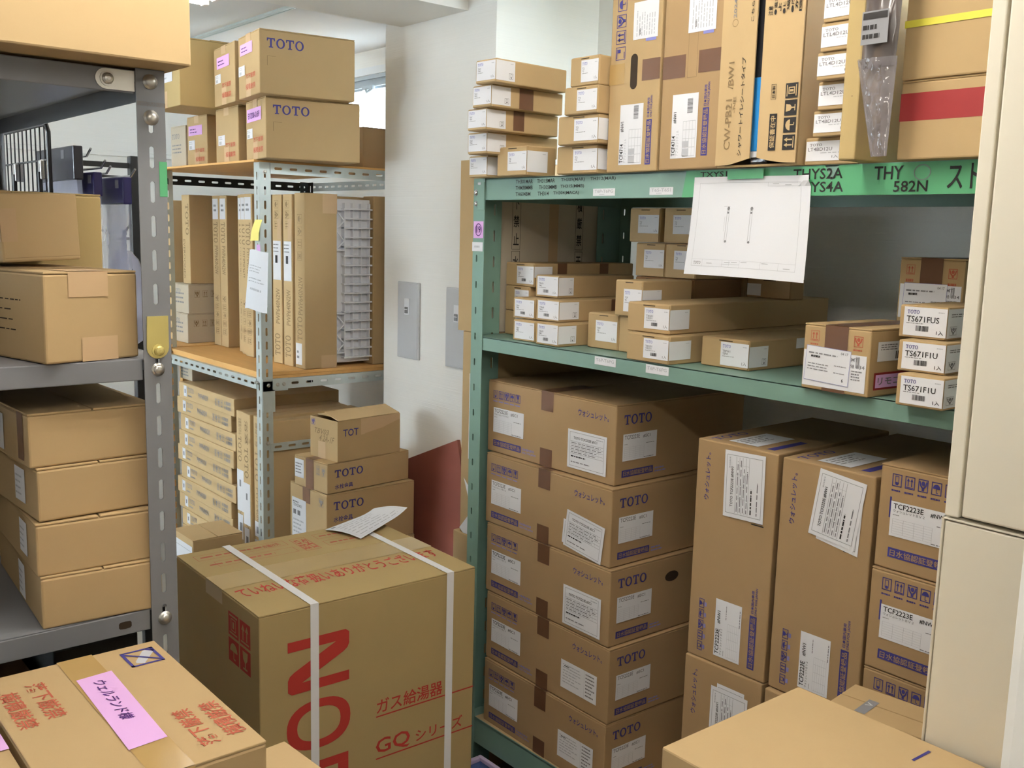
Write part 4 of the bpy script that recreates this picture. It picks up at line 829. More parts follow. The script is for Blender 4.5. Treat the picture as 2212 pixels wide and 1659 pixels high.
f = c.part('label'); q = (.42, .38, .99, .8); rect(f, c.F, q, 'white_label', .0012); g = c.F.sub(q); barcode(f, g, (.45, .7, .85, .88), 'ink_black', .0018, 12, True); poly(f, g, [(.6, .58), (.7, .62), (.6, .66), (.5, .62)], 'ink_black', .0018); text(f, g, '室内ケース', (.4, .08, .65, .4), 'ink_black', 90, .0018)
f = c.part('torn_paper'); poly(f, c.F, [(.2, .28), (.99, .18), (.99, .05), (.6, .14)], 'white_label', .0012); poly(f, c.F, [(.0, .02), (.5, .1), (.9, .0), (.2, -.0)], 'white_label', .0012); c.done()
c = Carton('tall_carton', 'brown carton on the floor under the tall ones beside the green post', (-2.232, 1.756, 0), .118, .53, .757, 0, 'kraft', 'plain', 'cartons piled between pillar and green rack'); c.done()
# leaning red board
t = thing('red_board', 'dark red painted plywood board leaning against the white pillar', 'board', (-2.60, 1.92, 0))
b = MB(); a = R(22.4); X = Vector((math.cos(a), .0, math.sin(a))); Z_ = Vector((-math.sin(a), .08, math.cos(a))).normalized(); nY = Z_.cross(X)
M = Matrix(((X.x, nY.x, Z_.x, -2.70), (X.y, nY.y, Z_.y, 1.966), (X.z, nY.z, Z_.z, .004), (0, 0, 0, 1))); b.box(0, -.009, 0, .36, .003, .868, 'red_board', .0015, M); b.box(0, .003, 0, .36, .004, .868, 'plywood', 0, M); wb(b, 'board', t)
# blue crate on the floor in front of the green rack
t = thing('storage_crate', 'low blue plastic crate with lilac rim on the floor under the green rack', 'crate', (-1.9, 1.6, 0))
b = MB(); x0, x1, y0, y1, h = -2.12, -1.72, 1.59, 1.70, .125
for q in ((x0, y0, 0, x1, y0+.006, h), (x0, y1-.006, 0, x1, y1, h), (x0, y0+.006, 0, x0+.006, y1-.006, h), (x1-.006, y0+.006, 0, x1, y1-.006, h), (x0, y0, 0, x1, y1, .006)): b.box(*q, 'blue_plastic', .002)
wb(b, 'crate_body', t)
b = MB()
for q in ((x0-.006, y0-.006, x1+.006, y0+.008), (x0-.006, y1-.008, x1+.006, y1+.004), (x0-.006, y0+.008, x0+.008, y1-.008), (x1-.008, y0+.008, x1+.006, y1-.008)): b.box(q[0], q[1], h-.002, q[2], q[3], h+.012, 'lilac', .003)
wb(b, 'rim', t)

# ================================================================== SLOTTED RACK: TOP SHELF
GT = 'gift-size cartons on top of the slotted rack'
def top_carton(label, N, w_, dd, h, yaw, pink=None, note='', white=None, red=None, toto=False, tape=True, small=True):
    c = Carton(CB, label, N, w_, dd, h, yaw, 'kraft', 'rsc', GT, seam='y'); F = c.F
    if toto: text(c.body, c.R, 'TOTO', (.075, .715, .452, .87), 'ink_blue'); rect(c.body, c.R, (.075, .585, .165, .59), 'ink_brown'); rect(c.body, c.R, (.075, .44, .08, .585), 'ink_brown')
    if tape: c.tape([('F', (.38, .0, .6, .3))], 'tape_kraft'); c.tape([('F', (.38, .86, .6, 1)), ('T', (.38, 0, .6, 1))], 'tape_kraft')
    if red:
        for k, s in enumerate(('落下厳禁', '横積厳禁')): text(c.body, F, s, (red[0], .285-.175*k, red[1], .37-.165*k), 'ink_redpale', e=.0012)
    if white: f = c.part('label'); rect(f, F, white, 'white_label', .0016); g = F.sub(white); fine(f, g, (.1, .55, .8, .9), 2, 'ink_pale', .0022); rect(f, g, (.15, .1, .5, .42), 'ink_pale', .0022)
    if pink:
        f = c.part('pink_note'); rect(f, F, pink, 'pink', .0018); g = F.sub(pink)
        if note: text(f, g, note, (.1, .25, .9, .7), 'ink_violet', e=.0024)
        else: fine(f, g, (.12, .2, .8, .8), 2, 'ink_violet', .0024, .3)
    c.done()
ZS = 1.886
top_carton('lower right carton with pink note and blue brand print, on top of the slotted rack', (-3.185, 1.562, ZS), .245, .338, .204, -9.9, (.08, .64, .8, .86), 'EX200-0.8F', (.072, .365, .36, .53), (.39, .88), True)
top_carton('upper right carton with faded pink note and blue letters, on the slotted rack top', (-3.139, 1.52, 2.0905), .238, .335, .206, -8.4, (.113, .686, .69, .863), '', (.028, .364, .325, .523), (.36, .81), True)
top_carton('lower middle carton without pink note, on top of the slotted rack', (-3.507, 1.611, ZS), .244, .345, .204, -4.8, None, '', (.129, .334, .434, .515), (.45, .88))
top_carton('upper middle carton with peeling violet note, on top of the slotted rack', (-3.419, 1.561, 2.0905), .25, .35, .207, -7.2, (.166, .63, .764, .827), '', (.08, .388, .35, .541), (.4, .83))
top_carton('lower left carton with a pale pink note, on top of the slotted rack', (-3.902, 1.66, ZS), .205, .345, .204, -.6, (.096, .628, .782, .817), '', (.097, .349, .406, .534), (.43, .87))
c = Carton(CB, 'big open-topped carton on the upper left of the slotted rack pile', (-3.70, 1.473, 2.0905), .29, .36, .245, -1.8, 'kraft_olive', 'rsc', None, seam='y')
f = c.part('label'); rect(f, c.F, (.04, .38, .75, .56), 'white_label', .0014); fine(f, c.F, (.1, .42, .7, .53), 2, 'ink_pale', .002); c.tape([('F', (.38, 0, .55, .25))], 'tape_kraft')
f = c.part('raised_flap'); f.box(-.145, -.17, .246, -.02, -.10, .2505, 'kraft', .001, Matrix.Rotation(R(0), 4, 'X')); f.box(-.02, -.05, .2465, .12, .03, .252, 'kraft_brown', .001); c.done()
c = Carton(CB, 'small brown carton at the left end on top of the slotted rack', (-4.12, 1.66, ZS), .16, .25, .176, 0, 'kraft_grey', 'rsc', seam='y'); text(c.body, c.F, 'TOTO', (.1, .7, .6, .82), 'ink_grey'); fine(c.body, c.F, (.1, .35, .8, .6), 3, 'ink_grey', .0006, .35); c.done()
c = Carton(CB, 'brown carton in front of the window, partly hidden by the white pillar', (-3.36, 2.05, ZS), .45, .2, .155, 0, 'kraft_brown', 'rsc'); c.done()

# ================================================================== SLOTTED RACK: MIDDLE SHELF
ZP = 1.131
GP = 'thin drain pan cartons standing on edge on the slotted rack'
def thin(label, N, w_, h=.65, yaw=0, dd=.41, lab='top', flip=False, group=GP):
    c = Carton('thin_carton', label, N, w_, dd, h, yaw, 'kraft_light', 'plain', group); F = c.F
    if lab == 'top':
        f = c.part('label'); rect(f, F, (.1, .845, .9, .98), 'white_label', .0012); fine(f, F, (.3, .89, .8, .95), 2, 'ink_grey', .0018)
        text(c.body, F, 'TOTO', (.2, .69, .8, .825), 'ink_brown', -90); text(c.body, F, 'PWP640N2W', (.3, .48, .8, .67), 'ink_brown', -90)
        for k in range(5): icon(c.body, F, (.28, .30-k*.055, .8, .34-k*.055), ('care', 'up', 'umbrella', 'stack', 'up')[k], 'ink_brown', rot=-90, t=.0012)
    elif lab == 'mid':
        f = c.part('label'); rect(f, F, (.1, .5, .95, .73), 'white_label', .0012); text(f, F, '1', (.35, .6, .6, .645), 'ink_black', e=.0018); fine(f, F, (.15, .66, .8, .72), 3, 'ink_grey', .0018, .3)
        text(c.body, F, 'PWP640N2W', (.35, .24, .8, .45), 'ink_brown', 90); text(c.body, F, 'TOTO', (.2, .05, .8, .18), 'ink_brown', 90)
        for k in range(3): icon(c.body, F, (.25, .80+k*.06, .7, .845+k*.06), ('up', 'care', 'umbrella')[k], 'ink_brown', rot=90, t=.0012)
    return c
for x, y, l in ((-4.148, 1.811, 'first (leftmost)'), (-4.073, 1.811, 'second'), (-3.856, 1.795, 'third'), (-3.781, 1.772, 'fourth'), (-3.706, 1.754, 'fifth')):
    thin(l+' of the left five thin cartons with white labels at their tops, slotted rack', (x, y, ZP), .071).done()
for x, y, yaw, l in ((-3.481, 1.766, 1.0, 'left'), (-3.392, 1.764, 0, 'right')):
    c = thin(l+' of two thin cartons with white labels at mid height beside the slotted corner post', (x, y, ZP), .072, .645, yaw, lab='mid'); c.tape([('F', (.55, .74, .98, .86))], 'tape_kraft'); c.done()
# drain pan wrapped in cardboard ends
t = thing('drain_pan_pack', 'white plastic drain pan in cardboard end sleeves at the right of the slotted rack', 'drain pan', (-3.345, 2.0, ZP))
x0, x1, y0, h = -3.384, -3.306, 1.77, .649
def sleeve(ya, yb, prints):
    b = MB(); b.box(x0, ya, ZP, x1, yb, ZP+h, 'kraft', .003)
    if prints:
        fr = Fr((x0, ya, ZP), (x1-x0, 0, 0), (0, 0, h), (0, -1, 0)); text(b, fr, 'TOTO', (.25, .16, .75, .30), 'ink_brown', 90); text(b, fr, 'PWP640N2W', (.35, .31, .8, .53), 'ink_brown', 90); rect(b, fr, (.08, .02, .7, .145), 'white_label'); fine(b, fr, (.2, .05, .5, .11), 2, 'ink_grey', .001)
        for k in range(4): icon(b, fr, (.3, .62+k*.07, .75, .67+k*.07), ('stack', 'up', 'care', 'umbrella')[k], 'ink_brown', rot=90, t=.0012)
    p = wb(b, 'cardboard_sleeve', t)
    b = MB(); fr = Fr((x1, ya, ZP), (0, yb-ya, 0), (0, 0, h), (1, 0, 0)); rect(b, fr, (.55, .89, 1, 1), 'tape_kraft', .0008); wb(b, 'tape', t, p); b = MB(); rect(b, fr, (.5, 0, .98, .075), 'tape_kraft', .0008); wb(b, 'tape', t, p)
sleeve(y0, y0+.135, True); sleeve(2.065, 2.2, False)
b = MB(); xa = x1-.03; ya, yb = y0+.12, 2.075
b.box(x0+.01, ya, ZP+.012, xa, yb, ZP+h-.015, 'white_plastic', .004)
for k in range(17): z = ZP+.03+k*.0352; b.box(xa-.002, ya+.05, z, xa+.022, yb, z+.006, 'white_plastic', .001)
for k in range(4): y = ya+.055+k*.036; b.box(xa-.002, y, ZP+.03, xa+.018, y+.005, ZP+h-.03, 'white_plastic', .001)
for zc in (ZP+.44, ZP+.05):
    b.box(xa-.002, ya+.016, zc, xa+.024, ya+.052, zc+.004, 'white_plastic'); b.box(xa-.002, ya+.016, zc+.15, xa+.024, ya+.052, zc+.154, 'white_plastic'); b.box(xa-.002, ya+.05, zc, xa+.024, ya+.054, zc+.15, 'white_plastic'); b.box(xa-.002, ya+.014, zc, xa+.024, ya+.018, zc+.15, 'white_plastic')
    for k in range(4): b.tube([(xa+.02, ya+.016+.036*(k % 2), zc+.0375*k), (xa+.02, ya+.052-.036*(k % 2), zc+.0375*(k+1))], .0025, 'white_plastic', 6)
wb(b, 'pan', t)
# two low cartons with a wide one on top, far left
for z, l, d_ in ((ZP, 'lower', 0), (1.2625, 'upper', .006)):
    c = Carton(CB, l+' of two low cartons left of the thin standing ones on the slotted rack', (-4.296+.0, 1.721+d_, z), .161, .24, .131, 2, 'kraft_grey', 'rsc', 'low cartons on the slotted rack', seam='y'); fine(c.body, c.F, (.1, .3, .8, .75), 3, 'ink_grey', .0006, .35); text(c.body, c.F, 'TOTO', (.1, .7, .5, .82), 'ink_grey')
    for k in range(3): icon(c.body, c.R, (.12+k*.16, .55, .22+k*.16, .78), ('care', 'up', 'stack')[k], 'ink_brown', t=.001)
    c.done()
c = Carton('tall_carton', 'tall carton with long vertical print standing on the low cartons of the slotted rack', (-4.31, 1.745, 1.394), .085, .2, .39, 0, 'kraft_light', 'plain'); text(c.body, c.F, 'TOTO', (.5, .55, .9, .9), 'ink_brown', -90); text(c.body, c.F, 'EVEROONEX', (.15, .05, .4, .5), 'ink_brown', -90); c.done()
c = Carton('tall_carton', 'narrow tall carton at the far left of the slotted rack beside the grey post', (-4.47, 1.72, ZP), .08, .2, .63, 0, 'kraft_light', 'plain'); text(c.body, c.F, 'TOTO', (.3, .6, .7, .85), 'ink_brown', -90); f = c.part('label'); rect(f, c.F, (.1, .25, .5, .5), 'white_label', .0012); c.done()
b = MB()
# rack extends left: simple floor-standing support shelf for the leftmost cartons
t = thing('wooden_side_shelf', 'wooden side shelf left of the slotted rack', 'shelf', (-4.42, 1.9, 0))
b.box(-4.62, 1.6, 1.1185, -4.215, 2.2, 1.1305, 'plywood', .001)
for x in (-4.42, -4.245):
    for y in (1.66, 2.16): b.box(x, y, 0, x+.03, y+.03, 1.1185, 'plywood', .002)
wb(b, 'shelf_frame', t)

# ================================================================== SLOTTED RACK: LOWER LEVEL
GF = 'flat drain pan cartons stacked lying down under the slotted rack'
for i in range(10):
    z = .301+i*.0695; xo = (0, -.045, 0, -.012, -.05, -.004, -.04, -.045, -.006, 0)[9-i]
    c = Carton('flat_carton', ('topmost' if i == 9 else 'bottom' if i == 0 else ['second', 'third', 'fourth', 'fifth', 'sixth', 'seventh', 'eighth', 'ninth'][8-i]+' from top')+' flat carton of the tall stack lying under the slotted rack', (-3.56+xo, 1.60+.004*(i % 3), z), .545, .46, .0693, 0, 'kraft_light', 'plain', GF); F = c.F
    u = .12-.02*(i % 2); f = c.part('label'); rect(f, F, (u, .2, u+.06, .86), 'white_label', .0012); rect(f, F, (u+.02, .4, u+.04, .65), 'ink_grey', .0018)
    text(c.body, F, 'TOTO', (u+.08, .5, u+.19, .8), 'ink_grey'); fine(c.body, F, (u+.08, .2, u+.16, .4), 1, 'ink_grey'); text(c.body, F, 'PWP640N2W', (u+.28, .35, u+.46, .68), 'ink_grey')
    for k in range(3): icon(c.body, F, (.68+k*.05, .3, .715+k*.05, .72), ('stack', 'care', 'up')[k], 'ink_grey', t=.0012)
    for k in range(2): text(c.body, F, '水濡厳禁', (.84, .25+k*.27, .95, .47+k*.27), 'ink_grey')
    c.done()
c = Carton(CB, 'little carton on top of the flat stack just under the slotted shelf beam', (-4.06, 1.64, .9965), .13, .12, .068, 0, 'kraft_grey', 'rsc', seam='y'); fine(c.body, c.F, (.1, .2, .8, .8), 3, 'ink_grey', .0006, .4); c.done()
GW = 'thin cartons standing beside the flat stack under the slotted rack'
for i, (x, h, y) in enumerate(((-3.488, .655, 1.605), (-3.422, .655, 1.60), (-3.360, .655, 1.612), (-3.302, .645, 1.60))):
    c = thin(['first', 'second', 'third', 'fourth'][i]+' thin carton standing right of the flat stack under the slotted rack', (x, y, .301), (.064, .063, .058, .054)[i], h, 0, .42, '', group=GW); F = c.F
    text(c.body, F, 'TOTO', (.2, .62, .75, .8) if i else (.25, .7, .7, .85), 'ink_brown', -90); text(c.body, F, ('浴室用パネル', '浴室', '腰掛便器', 'PWP640')[i], (.3, .82 if i else .86, .75, .96), 'ink_brown', -90); text(c.body, F, 'PWP640N2W', (.3, .3, .7, .58), 'ink_brown', -90)
    f = c.part('label'); v = (.4, .34, .02, .02)[i]
    rect(f, F, (.05, v, .95, v+.25), 'white_label', .0012); text(f, F, '1', (.4, v+.15, .6, v+.19), 'ink_grey', e=.0018); rect(f, F, (.1, v-.17 if i < 2 else v+.27, .8, v-.02 if i < 2 else v+.36), 'white_label', .0012); rect(f, F, (.35, v-.12 if i < 2 else v+.29, .65, v-.07 if i < 2 else v+.33), 'ink_grey', .0018); c.done()
c = Carton(CB, 'brown carton lying behind the thin cartons under the slotted rack', (-3.31, 2.065, .301), .22, .19, .56, 0, 'kraft', 'rsc', seam='x'); c.done()
# three branded cartons
GO = 'branded cartons piled in front of the white pillar'
c = Carton(CB, 'plain carton at the very bottom of the pile in front of the white pillar', (-2.845, 1.60, 0), .255, .36, .576, 1.3, 'kraft', 'rsc', GO); c.done()
def branded(label, N, w_, dd, h, yaw, toto, kj, kjq):
    c = Carton(CB, label, N, w_, dd, h, yaw, 'kraft', 'rsc', GO, seam='y'); text(c.body, c.R, 'TOTO', toto, 'ink_blue')
    if kj: text(c.body, c.R, '水栓金具', kjq, 'ink_blue')
    return c
c = branded('lowest branded carton with a big white label in front of the white pillar', (-2.85, 1.602, .577), .247, .358, .197, 1.3, (.075, .71, .405, .86), True, (.075, .5, .285, .6))
f = c.part('label'); rect(f, c.F, (.06, -.0+.02, .455, .74), 'white_label', .0012); g = c.F.sub((.06, .02, .455, .74)); text(f, g, 'TBV03401', (.1, .78, .7, .86), 'ink_grey', e=.0018); fine(f, g, (.08, .86, .5, .94), 1, 'ink_grey', .0018); rect(f, g, (.1, .58, .3, .7), 'ink_grey', .0018); rect(f, g, (.4, .58, .6, .7), 'ink_grey', .0018); fine(f, g, (.1, .1, .9, .5), 4, 'ink_pale', .0018, .4)
c.tape([('F', (.36, .72, .57, 1)), ('T', (.36, 0, .57, 1))]); icon(c.body, c.F, (.8, .76, .92, .9), 'care', 'ink_grey', t=.001); c.done()
c = branded('middle branded carton with a brown tape stripe in front of the white pillar', (-2.85, 1.605, .776), .195, .349, .104, 5.6, (.085, .5, .42, .76), True, (.085, .12, .3, .28))
f = c.part('label'); rect(f, c.F, (.025, .28, .3, .9), 'white_label', .0012); fine(f, c.F, (.05, .4, .28, .8), 4, 'ink_grey', .0018, .4); c.tape([('F', (.36, 0, .6, 1)), ('T', (.36, 0, .6, 1))]); icon(c.body, c.F, (.68, .55, .78, .85), 'up', 'ink_grey', t=.001); icon(c.body, c.F, (.84, .55, .94, .85), 'care', 'ink_grey', t=.001); c.done()
c = Carton(CB, 'top branded carton with its lid flap lifted in front of the white pillar', (-2.85, 1.644, .881), .155, .269, .138, 6.5, 'kraft', 'none', GO); x, y, h = .0775, .1345, .138
for q in ((-x, -y, 0, x, y, .003), (-x, -y, .003, -x+.003, y, h), (x-.003, -y, .003, x, y, h), (-x+.003, -y, .003, x-.003, -y+.003, h), (-x+.003, y-.003, .003, x-.003, y, h)): c.body.box(*q, 'kraft')
f = c.part('lid_flap'); f.box(-.082, -y+.004, -.0015, 0, y-.002, .0015, 'kraft_light', .001, basis((x-.001, 0, h+.0015), (math.cos(R(14)), 0, -math.sin(R(14))), (0, 1, 0)))
f = c.part('lid_flap'); f.box(0, -y+.03, -.0015, .075, y-.002, .0015, 'kraft_light', .001, basis((-x+.001, 0, h+.0015), (1, 0, .03), (0, 1, 0)))
text(c.body, c.R, 'TOT', (.085, .61, .32, .79), 'ink_blue'); c.tape([('R', (.36, .6, .42, 1))], 'tape_kraft'); t_ = c.part('tape'); poly(t_, c.R, [(.42, .62), (.7, .7), (.995, .86), (.995, 1), (.42, 1)], 'tape_kraft', .0009); c.tape([('F', (.3, 0, .565, .42))], 'tape_kraft')
for k, s in enumerate(('TBV03', '4 2A-1F')): text(c.body, c.F, s, (.12+.2*k, .6-.17*k, .66+.18*k, .74-.15*k), 'ink_brown', skew=.1)
icon(c.body, c.F, (.05, .8, .18, .95), 'care', 'ink_blue', t=.001); c.done()
c = Carton(CB, 'small carton with framed white label between the grey post and the strapped heater carton', (-3.345, 1.34, 0), .19, .19, .536, 0, 'kraft', 'rsc', seam='x')
f = c.part('label'); q = (.06, .5, .97, .955); rect(f, c.F, q, 'white_label', .0012); g = c.F.sub(q); outline(f, g, (.1, .08, .92, .92), 'ink_grey', .001, .0018); text(f, g, '872-156', (.4, .68, .85, .76), 'ink_grey', e=.0018); fine(f, g, (.16, .2, .85, .6), 6, 'ink_pale', .0018, .3); c.done()

# ================================================================== STRAPPED HEATER CARTON
c = Carton('heater_carton', 'large strapped carton with big red letters in the middle of the aisle', (-1.954, .928, 0), .509, .595, .8, -1.5, 'kraft_olive', 'rsc', seam='y'); F, RR, TT = c.F, c.R, c.T
# bold red letters on the right face, reading downward
gN = RR.sub((.115, .742, .38, .902), -90)
def strokes(mb, g, polys): [poly(mb, g, p, 'ink_red', .0006+i*.00015) for i, p in enumerate(polys)]
strokes(c.body, gN, [[(0, 0), (.19, 0), (.19, 1), (.06, 1), (0, .94)], [(.81, 0), (.94, 0), (1, .06), (1, 1), (.81, 1)], [(.06, 1), (.28, 1), (.36, .97), (.42, .9), (.94, 0), (.72, 0), (.64, .03), (.58, .1)]])
gO = RR.sub((.108, .555, .386, .708), -90); n = 32
for k in range(n):
    a0, a1 = 2*math.pi*k/n, 2*math.pi*(k+1)/n; q = lambda A, r1, r2: (.5+r1*math.copysign(abs(math.cos(A))**.85, math.cos(A)), .5+r2*math.copysign(abs(math.sin(A))**.85, math.sin(A)))
    poly(c.body, gO, [q(a0, .33, .34), q(a0, .5, .5), q(a1, .5, .5), q(a1, .33, .34)], 'ink_red', .0006)
gR = RR.sub((.115, .372, .377, .514), -90)
strokes(c.body, gR, [[(0, 0), (.2, 0), (.2, 1), (0, 1)], [(.2, .82), (.7, .82), (.86, .9), (.7, 1), (.2, 1)], [(.7, .82), (.78, .72), (1, .72), (.96, .9), (.86, .98), (.7, 1)], [(.78, .72), (.7, .6), (.85, .48), (.96, .56), (1, .72)], [(.2, .44), (.7, .44), (.85, .48), (.7, .6), (.2, .6)], [(.5, .44), (.72, .44), (1, 0), (.78, 0)]])
text(c.body, RR, 'ガス給湯器', (.508, .6, .835, .648), 'ink_red'); rect(c.body, RR, (.506, .590, 1, .5945), 'ink_red')
text(c.body, RR, 'GQ', (.505, .461, .672, .518), 'ink_red'); text(c.body, RR, 'シリーズ', (.7, .466, .944, .506), 'ink_red'); rect(c.body, RR, (.506, .4515, 1, .456), 'ink_red')
for (u, v, k) in ((.667, .88, 'stack'), (.795, .88, 'up'), (.667, .80, 'umbrella'), (.795, .80, 'glass')): icon(c.body, F, (u, v, u+.115, v+.072), k, 'kraft_olive', 'ink_red', e=.0004)
text(c.body, TT, 'ていねいな荷扱いありがとうございます', (.625, .03, .755, .965), 'ink_red', 90)
for u0 in (.07, .2): outline(c.body, TT, (u0, .05+.05*(u0 > .1), u0+.085, .47), 'ink_redpale', .0012); fine(c.body, TT.sub((u0, .05, u0+.085, .47), 90), (.05, .3, .8, .7), 1, 'ink_redpale', .0006, .5); outline(c.body, TT, (u0, .62, u0+.085, .9), 'ink_redpale', .0012); fine(c.body, TT.sub((u0, .62, u0+.085, .9), 90), (.08, .3, .8, .7), 1, 'ink_redpale', .0006, .5)
outline(c.body, TT, (.08, .5, .3, .575), 'ink_redpale', .0016); text(c.body, TT, '品名', (.1, .505, .28, .57), 'ink_redpale', 90)
text(c.body, TT, 'お届け先', (.09, .36, .14, .44), 'ink_redpale', 90)
c.tape([('T', (.4, 0, .6, 1)), ('F', (.4, .955, .6, 1))], 'tape_olive')
for v in (.21, .848):     # straps wrap top and both sides
    f = c.part('strap'); wv = .036
    rect(f, TT, (-.004, v, 1.004, v+wv), 'strap_white', .002); rect(f, RR, (v, -.0, v+wv, 1.0025), 'strap_white', .002)
    LL = Fr((-.2545, .2975, 0), (0, -.595, 0), (0, 0, .8), (-1, 0, 0)); rect(f, LL, (1-v-wv, 0, 1-v, 1.0025), 'strap_white', .002)
c.done()
t = thing('delivery_slip', 'white delivery slip tucked under the strap of the red-lettered carton', 'paper slip', (-2.4, 1.5, .803))
S = Sheet(sheet_fn((-2.43, 1.36, .804), (-2.49, 1.56, .812), (-2.40, 1.622, .826), (-2.30, 1.40, .8045), lambda a, b: (0, 0, .006*math.sin(math.pi*b)+.012*max(0, a-.7)**2*8)))
b = MB(); n = 10; b.add([S.P(i/n, j/n) for j in range(n+1) for i in range(n+1)], [(j*(n+1)+i, j*(n+1)+i+1, (j+1)*(n+1)+i+1, (j+1)*(n+1)+i) for j in range(n) for i in range(n)], 'paper')
for k in range(7): fine(b, S, (.08, .1+k*.11, .92, .17+k*.11), 1, 'ink_pale', .0008, .3, k)
rect(b, S, (.06, .86, .13, .93), 'ink_grey', .0008); outline(b, S, (.04, .05, .96, .97), 'ink_pale', .0006, .0008); wb(b, 'sheet', t)

# ================================================================== GREY RACK CARTONS
c = Carton('large_carton', 'large plain carton overhanging the top of the grey rack, upper left corner', (-1.397, -.026, 1.873), .6, .6, .4, 0, 'kraft_light', 'rsc'); c.done()
GB = 'plain low cartons stacked on the lowest visible shelf of the grey rack'
for i, (x, y, z, dd, yaw) in enumerate([(-1.476, .366, 1.069, .172, -3.7), (-1.479, .363, 1.1475, .176, -2.3), (-1.482, .369, 1.2275, .175, 2.3), (-1.486, .361, 1.3065, .18, 2.2)]):
    c = Carton(CB, ['bottom', 'second', 'third', 'top'][i]+' of four plain low cartons stacked on the grey rack'+('' if i in (0, 3) else ' (counted from below)'), (x, y, z), .34, dd, .0785, yaw, 'kraft', 'rsc', GB)
    for q in (((.7, .2, .84, .85),) if i in (1, 2) else ((.52, .1, .66, .8),)): f = c.part('label'); rect(f, c.F, q, 'white_label', .0012); fine(f, c.F.sub(q), (.1, .15, .8, .85), 4, 'ink_pale', .0018, .3)
    if i == 3: c.tape([('F', (.86, .1, .94, .98))])
    c.done()
c = Carton(CB, 'plain carton with two paper tape patches on the grey middle shelf', (-1.457, .382, 1.4575), .25, .143, .128, 13.3, 'kraft', 'rsc', seam='y'); c.tape([('R', (.25, .72, .67, 1)), ('T', (.75, .25, 1, .67))], 'tape_kraft'); c.tape([('R', (.37, 0, .76, .27))], 'tape_kraft'); fine(c.body, c.F, (.3, .3, .8, .75), 4, 'slit', .0006, .12)
sm = c.parts[0][1]
c.done()
c = Carton(CB, 'tilted small carton lying on the carton with paper tape patches, grey rack', (-1.605, .368, 1.5945), .112, .121, .101, 13, 'kraft_light', 'plain', tilt=2.2); c.tape([('R', (-.0, .3, .2, .78)), ('F', (.8, .3, 1, .78))], 'tape_kraft'); rect(c.body, c.R, (.03, .06, 1, .065), 'ink_brown', .0004); rect(c.body, c.F, (.3, .1, .8, .8), 'ink_pale', .0004); c.done()
c = Carton('large_carton', 'tall olive carton at the back of the grey middle shelf behind the small ones', (-1.735, .275, 1.4575), .34, .28, .243, 2, 'kraft_olive', 'rsc', seam='x'); c.tape([('R', (.3, .8, .5, 1)), ('T', (.9, .3, 1, .5))], 'tape_clear'); c.done()
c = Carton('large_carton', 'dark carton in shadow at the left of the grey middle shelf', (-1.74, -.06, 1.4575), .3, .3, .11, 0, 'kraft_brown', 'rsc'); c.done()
for q, l in (((-2.085, .02, 1.4575, .32, .46, .2), 'added unseen carton blocking daylight, back of the grey middle shelf'), ((-1.86, -.1, 1.0695, .5, .6, .3), 'added unseen carton blocking daylight, back of the lowest visible grey shelf'), ((-1.9, -.1, .121, .45, .6, .75), 'added unseen tall carton blocking daylight, back under the grey shelf')):
    c = Carton('large_carton', l, q[:3], q[3], q[4], q[5], 0, 'kraft', 'rsc'); c.done()  # added unseen fillers that keep window light off the green rack cartons
for z, h, l in ((0, .62, 'lower'), (.6205, .62, 'upper')):
    c = Carton('large_carton', l+' of two added unseen cartons blocking daylight behind the grey rack', (-2.45, .10, z), .46, .5, h, 0, 'kraft_brown', 'rsc', 'added daylight-blocking cartons behind the grey rack'); c.done()  # added unseen stack, shades the strapped carton from window light
# dark things below
c = Carton('black_carton', 'black carton with pale letters under the lowest visible grey shelf', (-1.56, .40, .121), .3, .13, .88, 0, 'black_and_backlit', 'rsc'); text(c.body, c.R, 'CAS', (.3, .88, .38, .97), 'ink_pale', 90); c.done()
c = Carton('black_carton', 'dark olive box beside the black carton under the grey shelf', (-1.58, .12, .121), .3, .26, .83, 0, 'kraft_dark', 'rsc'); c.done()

# ================================================================== FOREGROUND CARTONS
c = Carton('large_carton', 'carton with a pink name note and red warnings at the lower left foreground', (-1.016, .258, .75), .364, .233, .305, 0, 'kraft', 'rsc', seam='x'); TT = c.T
for q, s in (((.13, .195, .44, .30), '落下厳禁'), ((.155, .05, .465, .152), '横積厳禁')): text(c.body, TT, s, q, 'ink_redpale', 0, .0006)
for q, s in (((.63, .72, .915, .822), '落下厳禁'), ((.63, .865, .90, .972), '横積厳禁')): text(c.body, TT, s, q, 'ink_redpale', 180, .0006)
q = (.06, .757, .205, .952); outline(c.body, TT, q, 'ink_blue', .0042); gg = TT.sub(q); poly(c.body, gg, [(0, 0), (.1, 0), (1, 1), (.9, 1)], 'ink_blue', .0008); poly(c.body, gg, [(.1, .75), (.3, .93), (.9, .42), (.8, .22), (.7, .22), (.12, .66)], 'ink_pale', .0004); poly(c.body, gg, [(.0, .78), (.2, .98), (.3, .93), (.1, .75)], 'ink_blue', .0006)
c.tape([('T', (0, .425, 1, .625)), ('R', (.425, .8, .625, 1))], 'tape_clear')
f = c.part('pink_note'); g = TT.sub([(.19, .645), (.785, .622), (.798, .418), (.2, .445)]); rect(f, g, (0, 0, 1, 1), 'pink', .0016); text(f, g, 'ウェルランド様', (.08, .32, .66, .68), 'ink_violet', e=.0022, skew=.04)
rect(c.body, TT, (.9, .0, .96, .12), 'ink_blue', .0006); c.done()
c = Carton('large_carton', 'hidden carton carrying the one with the pink name note', (-1.012, .255, 0), .37, .238, .749, 0, 'kraft', 'rsc'); c.done()
